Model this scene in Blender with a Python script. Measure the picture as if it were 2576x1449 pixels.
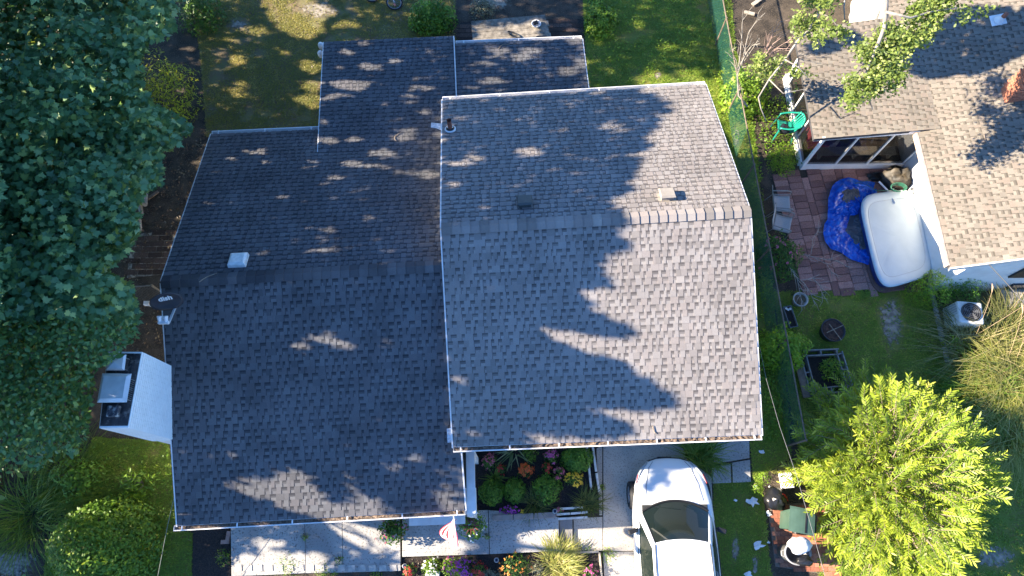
import bpy, bmesh, math, random
import numpy as np
from mathutils import Matrix, Vector

for o in list(bpy.data.objects):
    bpy.data.objects.remove(o)
SC = bpy.context.scene
COL = SC.collection
R = math.radians
random.seed(7)
rng = np.random.default_rng(7)

# ------------------------------------------------------------------ camera
# the picture is measured in a 2576 x 1449 grid; the drone hovers 18.4 m above the ground
IW, IH = 2576.0, 1449.0
FOC = 24 / 36 * IW
TILT, ROLL, CH = .3394, -.0101, 18.41
cam = bpy.data.cameras.new('camera')
cam.lens = 24
cam.sensor_width = 36
cam.clip_end = 1000
cam.clip_start = .1
camo = bpy.data.objects.new('camera', cam)
COL.objects.link(camo)
SC.camera = camo
fwd = np.array([0, math.sin(TILT), -math.cos(TILT)])
up0 = np.array([0, math.cos(TILT), math.sin(TILT)])
rt0 = np.array([1.0, 0, 0])
rt = rt0 * math.cos(ROLL) + up0 * math.sin(ROLL)
up = -rt0 * math.sin(ROLL) + up0 * math.cos(ROLL)
mw = Matrix.Identity(4)
for i in range(3):
    mw[i][0], mw[i][1], mw[i][2] = rt[i], up[i], -fwd[i]
mw[2][3] = CH
camo.matrix_world = mw
SC.render.resolution_x, SC.render.resolution_y = 1024, 576

# ------------------------------------------------------------------ light
SUNV = np.array([1.88, -.10, -1.0])            # the way the sunlight travels
w = bpy.data.worlds.new('World')
SC.world = w
w.use_nodes = True
nt = w.node_tree
bg = nt.nodes['Background']
sky = nt.nodes.new('ShaderNodeTexSky')
sky.sky_type = 'NISHITA'
sky.sun_disc = False
sky.sun_elevation = R(28)
sky.sun_rotation = math.atan2(-SUNV[0], -SUNV[1])
sky.air_density = 1.0
sky.dust_density = .0
sky.ozone_density = 9.0
nt.links.new(sky.outputs[0], bg.inputs[0])
bg.inputs[1].default_value = .098
sun = bpy.data.lights.new('sun', 'SUN')
sun.energy = 5.0
sun.angle = R(.45)
sun.color = (1, .86, .67)
suno = bpy.data.objects.new('sun', sun)
COL.objects.link(suno)
suno.rotation_euler = Vector(SUNV).to_track_quat('-Z', 'Y').to_euler()
suno.location = (-40, 3, 30)
vs = SC.view_settings
vs.view_transform = 'Standard'
vs.look = 'None'
vs.exposure = 2.1
vs.gamma = 1
vs.use_curve_mapping = False
SC.render.engine = 'CYCLES'
SC.cycles.max_bounces = 6
SC.cycles.transparent_max_bounces = 12


# ------------------------------------------------------------------ helpers
def P(u, v, z=0.0):
    d = fwd + rt * (u - IW / 2) / FOC + up * (IH / 2 - v) / FOC
    return np.array([0, 0, CH]) + d * ((z - CH) / d[2])


def V3(u, v, z=0.0):
    return Vector(P(u, v, z))


def Q(p):
    d = np.asarray(p, float) - np.array([0, 0, CH])
    k = d @ fwd
    return np.stack([IW / 2 + FOC * (d @ rt) / k, IH / 2 - FOC * (d @ up) / k], -1)


def inpoly(pts, poly):
    x, y = pts[:, 0], pts[:, 1]
    r = np.zeros(len(x), bool)
    n = len(poly)
    for i in range(n):
        x0, y0 = poly[i]
        x1, y1 = poly[(i + 1) % n]
        if y0 == y1:
            continue
        c = ((y0 > y) != (y1 > y)) & (x < (x1 - x0) * (y - y0) / (y1 - y0) + x0)
        r ^= c
    return r


def unit(a):
    a = np.asarray(a, float)
    return a / (np.linalg.norm(a, axis=-1, keepdims=True) + 1e-12)


# smooth value noise in 2D / 3D, used for clumps and lumps
_G = rng.random((64, 64, 16))


def vnoise(p, s=1.0):
    p = np.atleast_2d(np.asarray(p, float)) * s + 100.0
    if p.shape[1] == 2:
        p = np.concatenate([p, np.zeros((len(p), 1))], 1)
    i = np.floor(p).astype(int)
    f = p - i
    f = f * f * (3 - 2 * f)
    r = 0
    for dx in (0, 1):
        for dy in (0, 1):
            for dz in (0, 1):
                ww = (f[:, 0] if dx else 1 - f[:, 0]) * (f[:, 1] if dy else 1 - f[:, 1]) * (f[:, 2] if dz else 1 - f[:, 2])
                r = r + ww * _G[(i[:, 0] + dx) % 64, (i[:, 1] + dy) % 64, (i[:, 2] + dz) % 16]
    return r


# ------------------------------------------------------------------ materials
MATS = {}


def _new(name):
    m = bpy.data.materials.new(name)
    m.use_nodes = True
    return m, m.node_tree, m.node_tree.nodes['Principled BSDF']


def mat(name, c, c2=None, scale=6.0, rough=.7, bump=0.0, bscale=None, metal=0.0, detail=6.0, lo=.35, hi=.65, spec=None, speck=None, sscale=90.0, coat=0.0):
    """two-tone noise material in object space with optional fine specks and relief"""
    if name in MATS:
        return MATS[name]
    m, t, b = _new(name)
    N, L = t.nodes, t.links
    b.inputs['Roughness'].default_value = rough
    b.inputs['Metallic'].default_value = metal
    if spec is not None:
        b.inputs['Specular IOR Level'].default_value = spec
    if coat:
        b.inputs['Coat Weight'].default_value = coat
        b.inputs['Coat Roughness'].default_value = .05
    g = N.new('ShaderNodeNewGeometry')
    if c2 is None:
        c2 = tuple(x * .8 for x in c)
    no = N.new('ShaderNodeTexNoise')
    no.inputs['Scale'].default_value = scale
    no.inputs['Detail'].default_value = detail
    L.new(g.outputs['Position'], no.inputs['Vector'])
    r = N.new('ShaderNodeValToRGB')
    r.color_ramp.elements[0].position = lo
    r.color_ramp.elements[1].position = hi
    r.color_ramp.elements[0].color = (*c2, 1)
    r.color_ramp.elements[1].color = (*c, 1)
    L.new(no.outputs['Fac'], r.inputs['Fac'])
    out = r.outputs['Color']
    if speck:
        n2 = N.new('ShaderNodeTexNoise')
        n2.inputs['Scale'].default_value = sscale
        n2.inputs['Detail'].default_value = 3
        L.new(g.outputs['Position'], n2.inputs['Vector'])
        r2 = N.new('ShaderNodeValToRGB')
        r2.color_ramp.elements[0].position = .55
        r2.color_ramp.elements[1].position = .68
        r2.color_ramp.elements[0].color = (0, 0, 0, 1)
        r2.color_ramp.elements[1].color = (1, 1, 1, 1)
        L.new(n2.outputs['Fac'], r2.inputs['Fac'])
        mx = N.new('ShaderNodeMix')
        mx.data_type = 'RGBA'
        L.new(r2.outputs['Color'], mx.inputs['Factor'])
        L.new(out, mx.inputs[6])
        mx.inputs[7].default_value = (*speck, 1)
        out = mx.outputs[2]
    L.new(out, b.inputs['Base Color'])
    if bump:
        bn = N.new('ShaderNodeTexNoise')
        bn.inputs['Scale'].default_value = bscale or scale * 6
        bn.inputs['Detail'].default_value = 5
        L.new(g.outputs['Position'], bn.inputs['Vector'])
        bp = N.new('ShaderNodeBump')
        bp.inputs['Strength'].default_value = bump
        bp.inputs['Distance'].default_value = .02
        L.new(bn.outputs['Fac'], bp.inputs['Height'])
        L.new(bp.outputs['Normal'], b.inputs['Normal'])
    MATS[name] = m
    return m


def rampmat(name, stops, rough=.8, grain=.25, gscale=70.0, bump=.0, big=.0, spec=.3):
    """colour picked per piece by the mesh attribute rnd, with grain"""
    if name in MATS:
        return MATS[name]
    m, t, b = _new(name)
    N, L = t.nodes, t.links
    b.inputs['Roughness'].default_value = rough
    b.inputs['Specular IOR Level'].default_value = spec
    a = N.new('ShaderNodeAttribute')
    a.attribute_name = 'rnd'
    r = N.new('ShaderNodeValToRGB')
    e = r.color_ramp.elements
    e[0].position, e[0].color = stops[0][0], (*stops[0][1], 1)
    e[1].position, e[1].color = stops[-1][0], (*stops[-1][1], 1)
    for p, c in stops[1:-1]:
        x = e.new(p)
        x.color = (*c, 1)
    L.new(a.outputs['Fac'], r.inputs['Fac'])
    g = N.new('ShaderNodeNewGeometry')
    no = N.new('ShaderNodeTexNoise')
    no.inputs['Scale'].default_value = gscale
    no.inputs['Detail'].default_value = 4
    L.new(g.outputs['Position'], no.inputs['Vector'])
    mr = N.new('ShaderNodeMapRange')
    mr.inputs['From Min'].default_value = .3
    mr.inputs['From Max'].default_value = .7
    mr.inputs['To Min'].default_value = 1 - grain
    mr.inputs['To Max'].default_value = 1 + grain
    L.new(no.outputs['Fac'], mr.inputs['Value'])
    val = mr.outputs['Result']
    if big:
        n3 = N.new('ShaderNodeTexNoise')
        n3.inputs['Scale'].default_value = 1.1
        n3.inputs['Detail'].default_value = 5
        L.new(g.outputs['Position'], n3.inputs['Vector'])
        m3 = N.new('ShaderNodeMapRange')
        m3.inputs['From Min'].default_value = .3
        m3.inputs['From Max'].default_value = .7
        m3.inputs['To Min'].default_value = 1 - big
        m3.inputs['To Max'].default_value = 1 + big
        L.new(n3.outputs['Fac'], m3.inputs['Value'])
        mm = N.new('ShaderNodeMath')
        mm.operation = 'MULTIPLY'
        L.new(val, mm.inputs[0])
        L.new(m3.outputs['Result'], mm.inputs[1])
        val = mm.outputs[0]
    vm = N.new('ShaderNodeVectorMath')
    vm.operation = 'SCALE'
    L.new(r.outputs['Color'], vm.inputs[0])
    L.new(val, vm.inputs['Scale'])
    L.new(vm.outputs['Vector'], b.inputs['Base Color'])
    if bump:
        bp = N.new('ShaderNodeBump')
        bp.inputs['Strength'].default_value = bump
        bp.inputs['Distance'].default_value = .01
        L.new(no.outputs['Fac'], bp.inputs['Height'])
        L.new(bp.outputs['Normal'], b.inputs['Normal'])
    MATS[name] = m
    return m


def leafmat(name, c1, c2, c3=None, trans=.35, rough=.5, spec=.35):
    """leaf: colour by rnd from c1 (old) over c2 to c3 (young), thin and translucent"""
    if name in MATS:
        return MATS[name]
    m, t, b = _new(name)
    N, L = t.nodes, t.links
    b.inputs['Roughness'].default_value = rough
    b.inputs['Specular IOR Level'].default_value = spec
    a = N.new('ShaderNodeAttribute')
    a.attribute_name = 'rnd'
    r = N.new('ShaderNodeValToRGB')
    e = r.color_ramp.elements
    e[0].position, e[0].color = 0, (*c1, 1)
    e[1].position, e[1].color = 1, (*(c3 or c2), 1)
    if c3:
        x = e.new(.7)
        x.color = (*c2, 1)
    L.new(a.outputs['Fac'], r.inputs['Fac'])
    L.new(r.outputs['Color'], b.inputs['Base Color'])
    if trans:
        tr = N.new('ShaderNodeBsdfTranslucent')
        vm = N.new('ShaderNodeVectorMath')
        vm.operation = 'MULTIPLY'
        L.new(r.outputs['Color'], vm.inputs[0])
        vm.inputs[1].default_value = (1.5, 1.35, .5)
        L.new(vm.outputs['Vector'], tr.inputs['Color'])
        mx = N.new('ShaderNodeMixShader')
        mx.inputs[0].default_value = trans
        L.new(b.outputs[0], mx.inputs[1])
        L.new(tr.outputs[0], mx.inputs[2])
        L.new(mx.outputs[0], N['Material Output'].inputs['Surface'])
    MATS[name] = m
    return m


def glassmat(name, tint=(.03, .04, .04), alpha=.6, rough=.03):
    if name in MATS:
        return MATS[name]
    m, t, b = _new(name)
    b.inputs['Base Color'].default_value = (*tint, 1)
    b.inputs['Roughness'].default_value = rough
    b.inputs['Alpha'].default_value = alpha
    b.inputs['Specular IOR Level'].default_value = .6
    MATS[name] = m
    return m


# ------------------------------------------------------------------ meshes
class MB:
    """collects shapes; build() makes them ONE mesh object"""

    def __init__(s):
        s.v, s.f, s.r = [], [], []

    def add(s, vs, fs, r=0.5):
        o = len(s.v)
        s.v.extend([tuple(map(float, v)) for v in vs])
        s.f.extend([tuple(i + o for i in f) for f in fs])
        s.r.extend([r] * len(fs))
        return s

    def box(s, c, d, m=None, r=.5):
        x, y, z = (k / 2 for k in d)
        vs = [Vector((i * x, j * y, k * z)) for k in (-1, 1) for j in (-1, 1) for i in (-1, 1)]
        c = Vector(c)
        vs = [(m @ v if m is not None else v) + c for v in vs]
        return s.add(vs, [(0, 2, 3, 1), (4, 5, 7, 6), (0, 1, 5, 4), (2, 6, 7, 3), (0, 4, 6, 2), (1, 3, 7, 5)], r)

    def bar(s, a, b, wd, h, r=.5):
        """straight bar of width wd and height h from a to b"""
        a, b = Vector(a), Vector(b)
        d = b - a
        y = d.normalized()
        x = y.cross(Vector((0, 0, 1)))
        if x.length < 1e-4:
            x = Vector((1, 0, 0))
        x.normalize()
        z = x.cross(y)
        m = Matrix((x, y, z)).transposed()
        return s.box((a + b) / 2, (wd, d.length, h), m, r)

    def tube(s, pts, rad, n=6, cap=True, r=.5):
        pts = [Vector(p) for p in pts]
        k = len(pts)
        rads = rad if hasattr(rad, '__len__') else [rad] * k
        o = []
        px = None
        for i, p in enumerate(pts):
            d = (pts[min(i + 1, k - 1)] - pts[max(i - 1, 0)])
            if d.length < 1e-9:
                d = Vector((0, 0, 1))
            d.normalize()
            if px is None:
                px = d.orthogonal().normalized()
            else:
                px = (px - d * px.dot(d))
                if px.length < 1e-6:
                    px = d.orthogonal()
                px.normalize()
            py = d.cross(px)
            for j in range(n):
                a = 2 * math.pi * j / n
                o.append(p + (px * math.cos(a) + py * math.sin(a)) * rads[i])
        fs = []
        for i in range(k - 1):
            for j in range(n):
                fs.append((i * n + j, i * n + (j + 1) % n, (i + 1) * n + (j + 1) % n, (i + 1) * n + j))
        if cap:
            fs.append(tuple(range(n - 1, -1, -1)))
            fs.append(tuple((k - 1) * n + j for j in range(n)))
        return s.add(o, fs, r)

    def prism(s, poly, z0, z1, r=.5):
        n = len(poly)
        vs = [(*p[:2], z0) for p in poly] + [(*p[:2], z1) for p in poly]
        fs = [tuple(range(n - 1, -1, -1)), tuple(range(n, 2 * n))]
        fs += [(i, (i + 1) % n, n + (i + 1) % n, n + i) for i in range(n)]
        return s.add(vs, fs, r)

    def slab(s, top, th, r=.5):
        """solid below a (possibly sloping) polygon"""
        n = len(top)
        vs = [tuple(p) for p in top] + [(p[0], p[1], p[2] - th) for p in top]
        fs = [tuple(range(n)), tuple(range(2 * n - 1, n - 1, -1))]
        fs += [(i, n + i, n + (i + 1) % n, (i + 1) % n) for i in range(n)]
        return s.add(vs, fs, r)

    def lathe(s, prof, c=(0, 0, 0), n=24, sx=1, sy=1, m=None, r=.5):
        c = Vector(c)
        vs = []
        for rad, z in prof:
            for j in range(n):
                a = 2 * math.pi * j / n
                v = Vector((rad * math.cos(a) * sx, rad * math.sin(a) * sy, z))
                vs.append((m @ v if m is not None else v) + c)
        fs = []
        for i in range(len(prof) - 1):
            for j in range(n):
                fs.append((i * n + j, i * n + (j + 1) % n, (i + 1) * n + (j + 1) % n, (i + 1) * n + j))
        return s.add(vs, fs, r)

    def grid(s, fn, nu, nv, r=.5):
        vs = [fn(i / nu, j / nv) for j in range(nv + 1) for i in range(nu + 1)]
        fs = [(j * (nu + 1) + i, j * (nu + 1) + i + 1, (j + 1) * (nu + 1) + i + 1, (j + 1) * (nu + 1) + i) for j in range(nv) for i in range(nu)]
        return s.add(vs, fs, r)

    def build(s, name, m, parent=None, smooth=False, bevel=0.0, solid=0.0, sub=0):
        me = bpy.data.meshes.new(name)
        me.from_pydata(s.v, [], s.f)
        at = me.attributes.new('rnd', 'FLOAT', 'FACE')
        at.data.foreach_set('value', np.array(s.r, np.float32))
        if smooth:
            me.polygons.foreach_set('use_smooth', [True] * len(s.f))
        me.materials.append(m)
        me.update()
        o = bpy.data.objects.new(name, me)
        COL.objects.link(o)
        if parent is not None:
            o.parent = parent
        if solid:
            md = o.modifiers.new('solid', 'SOLIDIFY')
            md.thickness = solid
        if sub:
            md = o.modifiers.new('sub', 'SUBSURF')
            md.levels = md.render_levels = sub
        if bevel:
            md = o.modifiers.new('bevel', 'BEVEL')
            md.width = bevel
            md.segments = 2
            md.limit_method = 'ANGLE'
        return o


def npmesh(name, V, F, m, parent=None, rnd=None, smooth=False, mats=None):
    """V (n,3), F list of equal-length index arrays (k,c)"""
    me = bpy.data.meshes.new(name)
    V = np.asarray(V, np.float32)
    F = np.asarray(F, np.int32)
    k, c = F.shape
    me.vertices.add(len(V))
    me.vertices.foreach_set('co', V.ravel())
    me.loops.add(k * c)
    me.loops.foreach_set('vertex_index', F.ravel())
    me.polygons.add(k)
    me.polygons.foreach_set('loop_start', np.arange(0, k * c, c, dtype=np.int32))
    me.polygons.foreach_set('loop_total', np.full(k, c, np.int32))
    if smooth:
        me.polygons.foreach_set('use_smooth', np.ones(k, bool))
    me.update(calc_edges=True)
    if rnd is not None:
        at = me.attributes.new('rnd', 'FLOAT', 'FACE')
        at.data.foreach_set('value', np.asarray(rnd, np.float32))
    me.materials.append(m)
    o = bpy.data.objects.new(name, me)
    COL.objects.link(o)
    if parent is not None:
        o.parent = parent
    return o


def tag(o, label, cat, group=None):
    o['label'] = label
    o['category'] = cat
    if group:
        o['group'] = group
    return o


def thing(name, label, cat, group=None):
    o = bpy.data.objects.new(name, None)
    o.empty_display_size = .2
    COL.objects.link(o)
    return tag(o, label, cat, group)


def struct(o):
    o['kind'] = 'structure'
    return o


def fademat(name, c, c2, scale=8.0):
    """worn patch whose rim breaks up into the ground around it"""
    m, t, b = _new(name)
    N, L = t.nodes, t.links
    b.inputs['Roughness'].default_value = .95
    g = N.new('ShaderNodeNewGeometry')
    no = N.new('ShaderNodeTexNoise')
    no.inputs['Scale'].default_value = scale
    no.inputs['Detail'].default_value = 8
    L.new(g.outputs['Position'], no.inputs['Vector'])
    r = N.new('ShaderNodeValToRGB')
    r.color_ramp.elements[0].position, r.color_ramp.elements[0].color = .38, (*c2, 1)
    r.color_ramp.elements[1].position, r.color_ramp.elements[1].color = .62, (*c, 1)
    L.new(no.outputs['Fac'], r.inputs['Fac'])
    L.new(r.outputs['Color'], b.inputs['Base Color'])
    at = N.new('ShaderNodeAttribute')
    at.attribute_name = 'fade'
    n2 = N.new('ShaderNodeTexNoise')
    n2.inputs['Scale'].default_value = 11
    n2.inputs['Detail'].default_value = 8
    L.new(g.outputs['Position'], n2.inputs['Vector'])
    ad = N.new('ShaderNodeMath')
    ad.operation = 'ADD'
    L.new(at.outputs['Fac'], ad.inputs[0])
    L.new(n2.outputs['Fac'], ad.inputs[1])
    mr = N.new('ShaderNodeMapRange')
    mr.inputs['From Min'].default_value = .72
    mr.inputs['From Max'].default_value = 1.0
    L.new(ad.outputs[0], mr.inputs['Value'])
    L.new(mr.outputs['Result'], b.inputs['Alpha'])
    return m


def stuff(o, label=None, cat=None):
    o['kind'] = 'stuff'
    if label:
        o['label'] = label
    if cat:
        o['category'] = cat
    return o


# ------------------------------------------------------------------ leaves
def _mir(h):
    return h + [(-x, y) for x, y in reversed(h) if abs(x) > 1e-6]


MAPLE = _mir([(0, .02), (.30, -.10), (.26, .08), (.56, .22), (.36, .34), (.44, .56), (.20, .50), (.15, .66), (0, 1.0)])
OVATE = _mir([(0, 0), (.20, .22), (.26, .5), (.14, .8), (0, 1)])
NARROW = _mir([(0, 0), (.10, .25), (.11, .6), (0, 1)])
LOBE = _mir([(0, 0), (.12, .2), (.28, .3), (.2, .5), (.34, .72), (.16, .8), (0, 1)])
DIAM = [(0, 0), (.3, .5), (0, 1), (-.3, .5)]
PETAL = [(-.3, -.3), (.3, -.3), (.42, .1), (.2, .45), (-.2, .45), (-.42, .1)]


def leaves(name, pos, nrm, size, tmpl, m, parent=None, rnd=None, fold=.22, tan=None):
    """one mesh of many leaves; each leaf is one polygon with a folded midrib"""
    n = len(pos)
    pos = np.asarray(pos, float)
    nrm = unit(nrm)
    if tan is None:
        tan = rng.normal(size=(n, 3))
    t = unit(tan - (tan * nrm).sum(1, keepdims=True) * nrm)
    s = np.cross(t, nrm)
    size = np.broadcast_to(np.asarray(size, float), (n,))
    T = np.array(tmpl)
    k = len(T)
    V = (pos[:, None, :] + size[:, None, None] * (s[:, None, :] * T[None, :, 0:1] + t[:, None, :] * T[None, :, 1:2]
         - nrm[:, None, :] * (fold * np.abs(T[None, :, 0:1]) + .12 * T[None, :, 1:2] ** 2)))
    F = np.arange(n * k).reshape(n, k)
    if rnd is None:
        rnd = rng.random(n)
    return npmesh(name, V.reshape(-1, 3), F, m, parent, rnd)


def blades(name, base, dirs, length, width, m, parent=None, rnd=None, droop=.8, seg=4, lean=.35):
    """arching grass blades as ribbons. dirs = horizontal unit vectors"""
    n = len(base)
    length = np.broadcast_to(np.asarray(length, float), (n,))
    t = np.linspace(0, 1, seg + 1)
    d = np.concatenate([unit(dirs), np.zeros((n, 1))], 1) if dirs.shape[1] == 2 else unit(dirs)
    side = np.stack([-d[:, 1], d[:, 0], np.zeros(n)], 1)
    lean = np.broadcast_to(np.asarray(lean, float), (n,))
    droop = np.broadcast_to(np.asarray(droop, float), (n,))
    hor = lean[:, None] * t + droop[:, None] * .6 * t ** 2
    ver = np.sqrt(np.maximum(1 - lean ** 2, .05))[:, None] * t - droop[:, None] * .75 * t ** 2.4
    C = base[:, None, :] + length[:, None, None] * (d[:, None, :] * hor[..., None] + np.array([0, 0, 1.0]) * ver[..., None])
    wd = width * (1 - t ** 2.2 * .92) * np.minimum(1, .6 + t)
    A = C - side[:, None, :] * wd[None, :, None]
    B = C + side[:, None, :] * wd[None, :, None]
    V = np.stack([A, B], 2).reshape(n, -1, 3)
    k = 2 * (seg + 1)
    F = np.array([[2 * i, 2 * i + 1, 2 * i + 3, 2 * i + 2] for i in range(seg)])
    F = (np.arange(n)[:, None, None] * k + F[None]).reshape(-1, 4)
    if rnd is None:
        rnd = rng.random(n)
    return npmesh(name, V.reshape(-1, 3), F, m, parent, np.repeat(rnd, seg))


def dome_points(n, c, r, h, lump=.25, fill=.35, sy=1.0):
    """points through a lumpy dome: mostly near the surface. returns pos, normal"""
    d = unit(rng.normal(size=(n, 3)))
    d[:, 2] = np.abs(d[:, 2])
    k = 1 + lump * (vnoise(d, 2.6) - .5) * 2
    q = 1 - fill * rng.random(n) ** 2
    p = d * (k * q)[:, None]
    pos = np.asarray(c) + p * np.array([r, r * sy, h])
    return pos, unit(d * np.array([1, 1, r / h]))


# shared materials
M_white = mat('white_paint', (.78, .78, .77), (.66, .66, .65), 5, .45)
M_wood = mat('branch_bark', (.16, .13, .10), (.07, .055, .045), 9, .9, .4)
M_palebark = mat('pale_bark', (.36, .33, .29), (.2, .18, .155), 7, .9, .4)
M_twig = mat('dry_twig', (.34, .27, .20), (.2, .15, .11), 12, .9)
M_black = mat('black_plastic', (.018, .018, .02), (.01, .01, .011), 9, .4)
M_steel = mat('galvanised_steel', (.42, .43, .44), (.3, .31, .32), 14, .4, metal=.7)
M_soil = mat('dark_soil', (.035, .026, .02), (.016, .012, .010), 30, .95, .6)
# ================================================================== the ground
def pxpoly(pts, z=0.0):
    return [tuple(P(u, v, z)) for u, v in pts]


def sheet(name, pts, z, m):
    mb = MB()
    pp = pxpoly(pts, z)
    mb.add(pp[::-1], [tuple(range(len(pp)))])
    o = mb.build(name, m)
    me = o.data
    if me.polygons[0].normal.z < 0:
        me.flip_normals()
    return struct(o)


M_ground = mat('leaf_litter_soil', (.075, .058, .042), (.024, .019, .014), 3.0, .95, .5, 40, speck=(.15, .115, .075), sscale=34)
M_lawn = mat('thin_lawn_soil', (.16, .15, .055), (.16, .115, .065), 1.6, .95, .5, 60, lo=.38, hi=.6, speck=(.2, .17, .09), sscale=45)
M_lawn2 = mat('green_lawn_soil', (.13, .18, .022), (.17, .15, .038), 1.5, .95, .5, 60, speck=(.16, .18, .03), sscale=50)
M_sand = fademat('bare_sandy_soil', (.34, .30, .24), (.17, .145, .11))
M_mulch = mat('dark_mulch', (.036, .028, .026), (.012, .010, .010), 26, .95, .9, 60, speck=(.075, .05, .035), sscale=55)
M_conc = mat('pale_concrete', (.46, .44, .41), (.36, .345, .32), 2.2, .9, .35, 60, speck=(.17, .165, .16), sscale=30)
M_conc2 = mat('worn_concrete', (.43, .415, .39), (.30, .29, .277), 1.6, .9, .4, 50, speck=(.15, .145, .14), sscale=24)

gm = MB()
gm.add([(-160, -160, 0), (160, -160, 0), (160, 160, 0), (-160, 160, 0)], [(0, 1, 2, 3)])
struct(gm.build('ground', M_ground))
LAWN_A = [(470, -90), (1140, -90), (1150, 110), (800, 330), (520, 345), (505, 150)]
LAWN_B = [(1460, -90), (1832, -90), (1850, 120), (1893, 300), (1930, 640), (1978, 1000), (1990, 1150), (1915, 1200), (1925, 1290), (1940, 1449), (1950, 1540), (1795, 1540), (1795, 1215), (1895, 1212), (1885, 1085), (1830, 700), (1700, 215), (1480, 225)]
LAWN_C = [(1945, 735), (2345, 722), (2362, 855), (2392, 930), (2700, 960), (2700, 1540), (2070, 1540), (2040, 1300), (1985, 1000), (1960, 830)]
LAWN_D = [(235, 1100), (425, 1110), (445, 1335), (485, 1340), (480, 1540), (100, 1540), (115, 1400), (190, 1250)]
sheet('lawn', LAWN_A, .004, M_lawn)
sheet('lawn', LAWN_B, .004, M_lawn2)
sheet('lawn', LAWN_C, .004, M_lawn2)
sheet('lawn', LAWN_D, .004, M_lawn2)


def blob(cx, cy, rx, ry, n=18, seed=0):
    rr = random.Random(seed)
    return [(cx + rx * math.cos(a) * k, cy + ry * math.sin(a) * k) for a, k in ((2 * math.pi * i / n, rr.uniform(.72, 1.2)) for i in range(n))]


BARE = []
for cx, cy, rx, ry, mm in ((2243, 815, 42, 80, M_sand), (2240, 990, 44, 24, M_sand), (1852, 345, 12, 40, M_sand), (1985, 1180, 45, 25, fademat('dry_grass_soil', (.34, .27, .14), (.16, .12, .07))),
                           (30, 1420, 85, 60, fademat('grey_gravel', (.33, .31, .28), (.13, .12, .11), 14)), (1245, -5, 60, 40, M_sand),
                           (1655, 190, 14, 12, M_sand), (1850, 1380, 14, 40, M_sand), (1900, 1420, 10, 30, M_sand), (800, 25, 60, 30, M_sand), (600, 60, 30, 16, M_sand), (2390, 970, 22, 10, M_sand), (2500, 1400, 70, 45, M_sand)):
    pg = blob(cx, cy, rx, ry, 18, int(cx))
    BARE.append(pg)
    o = sheet('bare_soil', pg, .009, mm)
    me = o.data
    bmx = bmesh.new()
    bmx.from_mesh(me)
    bmesh.ops.poke(bmx, faces=bmx.faces[:])
    bmx.to_mesh(me)
    bmx.free()
    fa = me.attributes.new('fade', 'FLOAT', 'POINT')
    fa.data.foreach_set('value', [0.0] * (len(me.vertices) - 1) + [.9])


def pxprism(mb, pts, z0, z1):
    pp = [P(u, v, z1) for u, v in pts]
    a = sum(pp[i][0] * pp[(i + 1) % len(pp)][1] - pp[(i + 1) % len(pp)][0] * pp[i][1] for i in range(len(pp)))
    if a < 0:
        pp = pp[::-1]
    return mb.prism([(p[0], p[1]) for p in pp], z0, z1)


def slabs(name, polys, z0, z1, m, pname='slab'):
    """paved surface made of separately cast slabs"""
    root = bpy.data.objects.new(name, None)
    COL.objects.link(root)
    struct(root)
    for pts in polys:
        mb = MB()
        pxprism(mb, pts, z0, z1)
        mb.build(pname, m, root, bevel=.008)
    return root


slabs('driveway', [[(1517.5, 1085), (1722, 1078), (1724, 1150), (1790, 1200), (1797, 1383.5), (1517.5, 1387.2)],
                   [(1517.5, 1388.6), (1797, 1385), (1800, 1560), (1524, 1560)],
                   [(1443, 1303), (1515.6, 1300), (1516.6, 1386), (1443, 1389)],
                   [(1500, 1128), (1515, 1120), (1515, 1296), (1508, 1296)]], -.05, .03, mat('driveway_concrete', (.46, .425, .37), (.38, .35, .31), 1.8, .9, .3, 70, speck=(.2, .19, .18), sscale=28))
slabs('side_path', [[(1791, 1078), (1884, 1074), (1886, 1152), (1840, 1160), (1792, 1165)], [(1842, 1164), (1887, 1156), (1889, 1212), (1844, 1214)], [(1790, 1172), (1838, 1168), (1840, 1214), (1793, 1216)]], -.05, .04, M_conc2)
slabs('front_walk', [[(580, 1305), (765.2, 1300), (769.2, 1442), (582, 1450)], [(766.2, 1300), (860.3, 1298), (862.3, 1440), (770.2, 1442)], [(861.3, 1298), (1005, 1292), (1008, 1436), (863.3, 1440)]], -.05, .14, M_conc2)
slabs('porch_walk', [[(1012, 1290), (1227.5, 1283), (1230.5, 1394), (1012, 1401)], [(1229, 1283), (1405, 1300), (1407, 1386), (1232, 1394)]], -.05, .20, M_conc2)
slabs('entry_step', [[(1407, 1308), (1440, 1306), (1441, 1390), (1409, 1392)]], -.05, .11, mat('grey_concrete', (.30, .29, .28), (.22, .215, .21), 4, .9, .4, 60, speck=(.12, .12, .12)), 'tread')
struct(pxprism(MB(), [(1185, 1085), (1497, 1080), (1503, 1290), (1195, 1302)], -.05, .10).build('mulch_bed', M_mulch))
struct(pxprism(MB(), [(1012, 1404), (1400, 1390), (1510, 1388), (1520, 1560), (1012, 1560)], -.05, .08).build('mulch_bed', M_mulch))
struct(pxprism(MB(), [(486, 1320), (576, 1316), (584, 1560), (484, 1560)], -.05, .03).build('mulch_bed', M_mulch))
# cast repair strip and raised rim at the end of the front walk
mb = MB()
for k in range(16):
    u = 590 + k * 26
    pxprism(mb, [(u, 1420 + (k % 3)), (u + 17, 1420 + (k % 2)), (u + 18, 1436), (u, 1438)], .138, .155)
pt = mb.build('stone_inlay', mat('pale_stone', (.55, .52, .47), (.4, .38, .35), 9, .9, .5))
pt['kind'] = 'stuff'
pt.parent = bpy.data.objects['front_walk']
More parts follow.
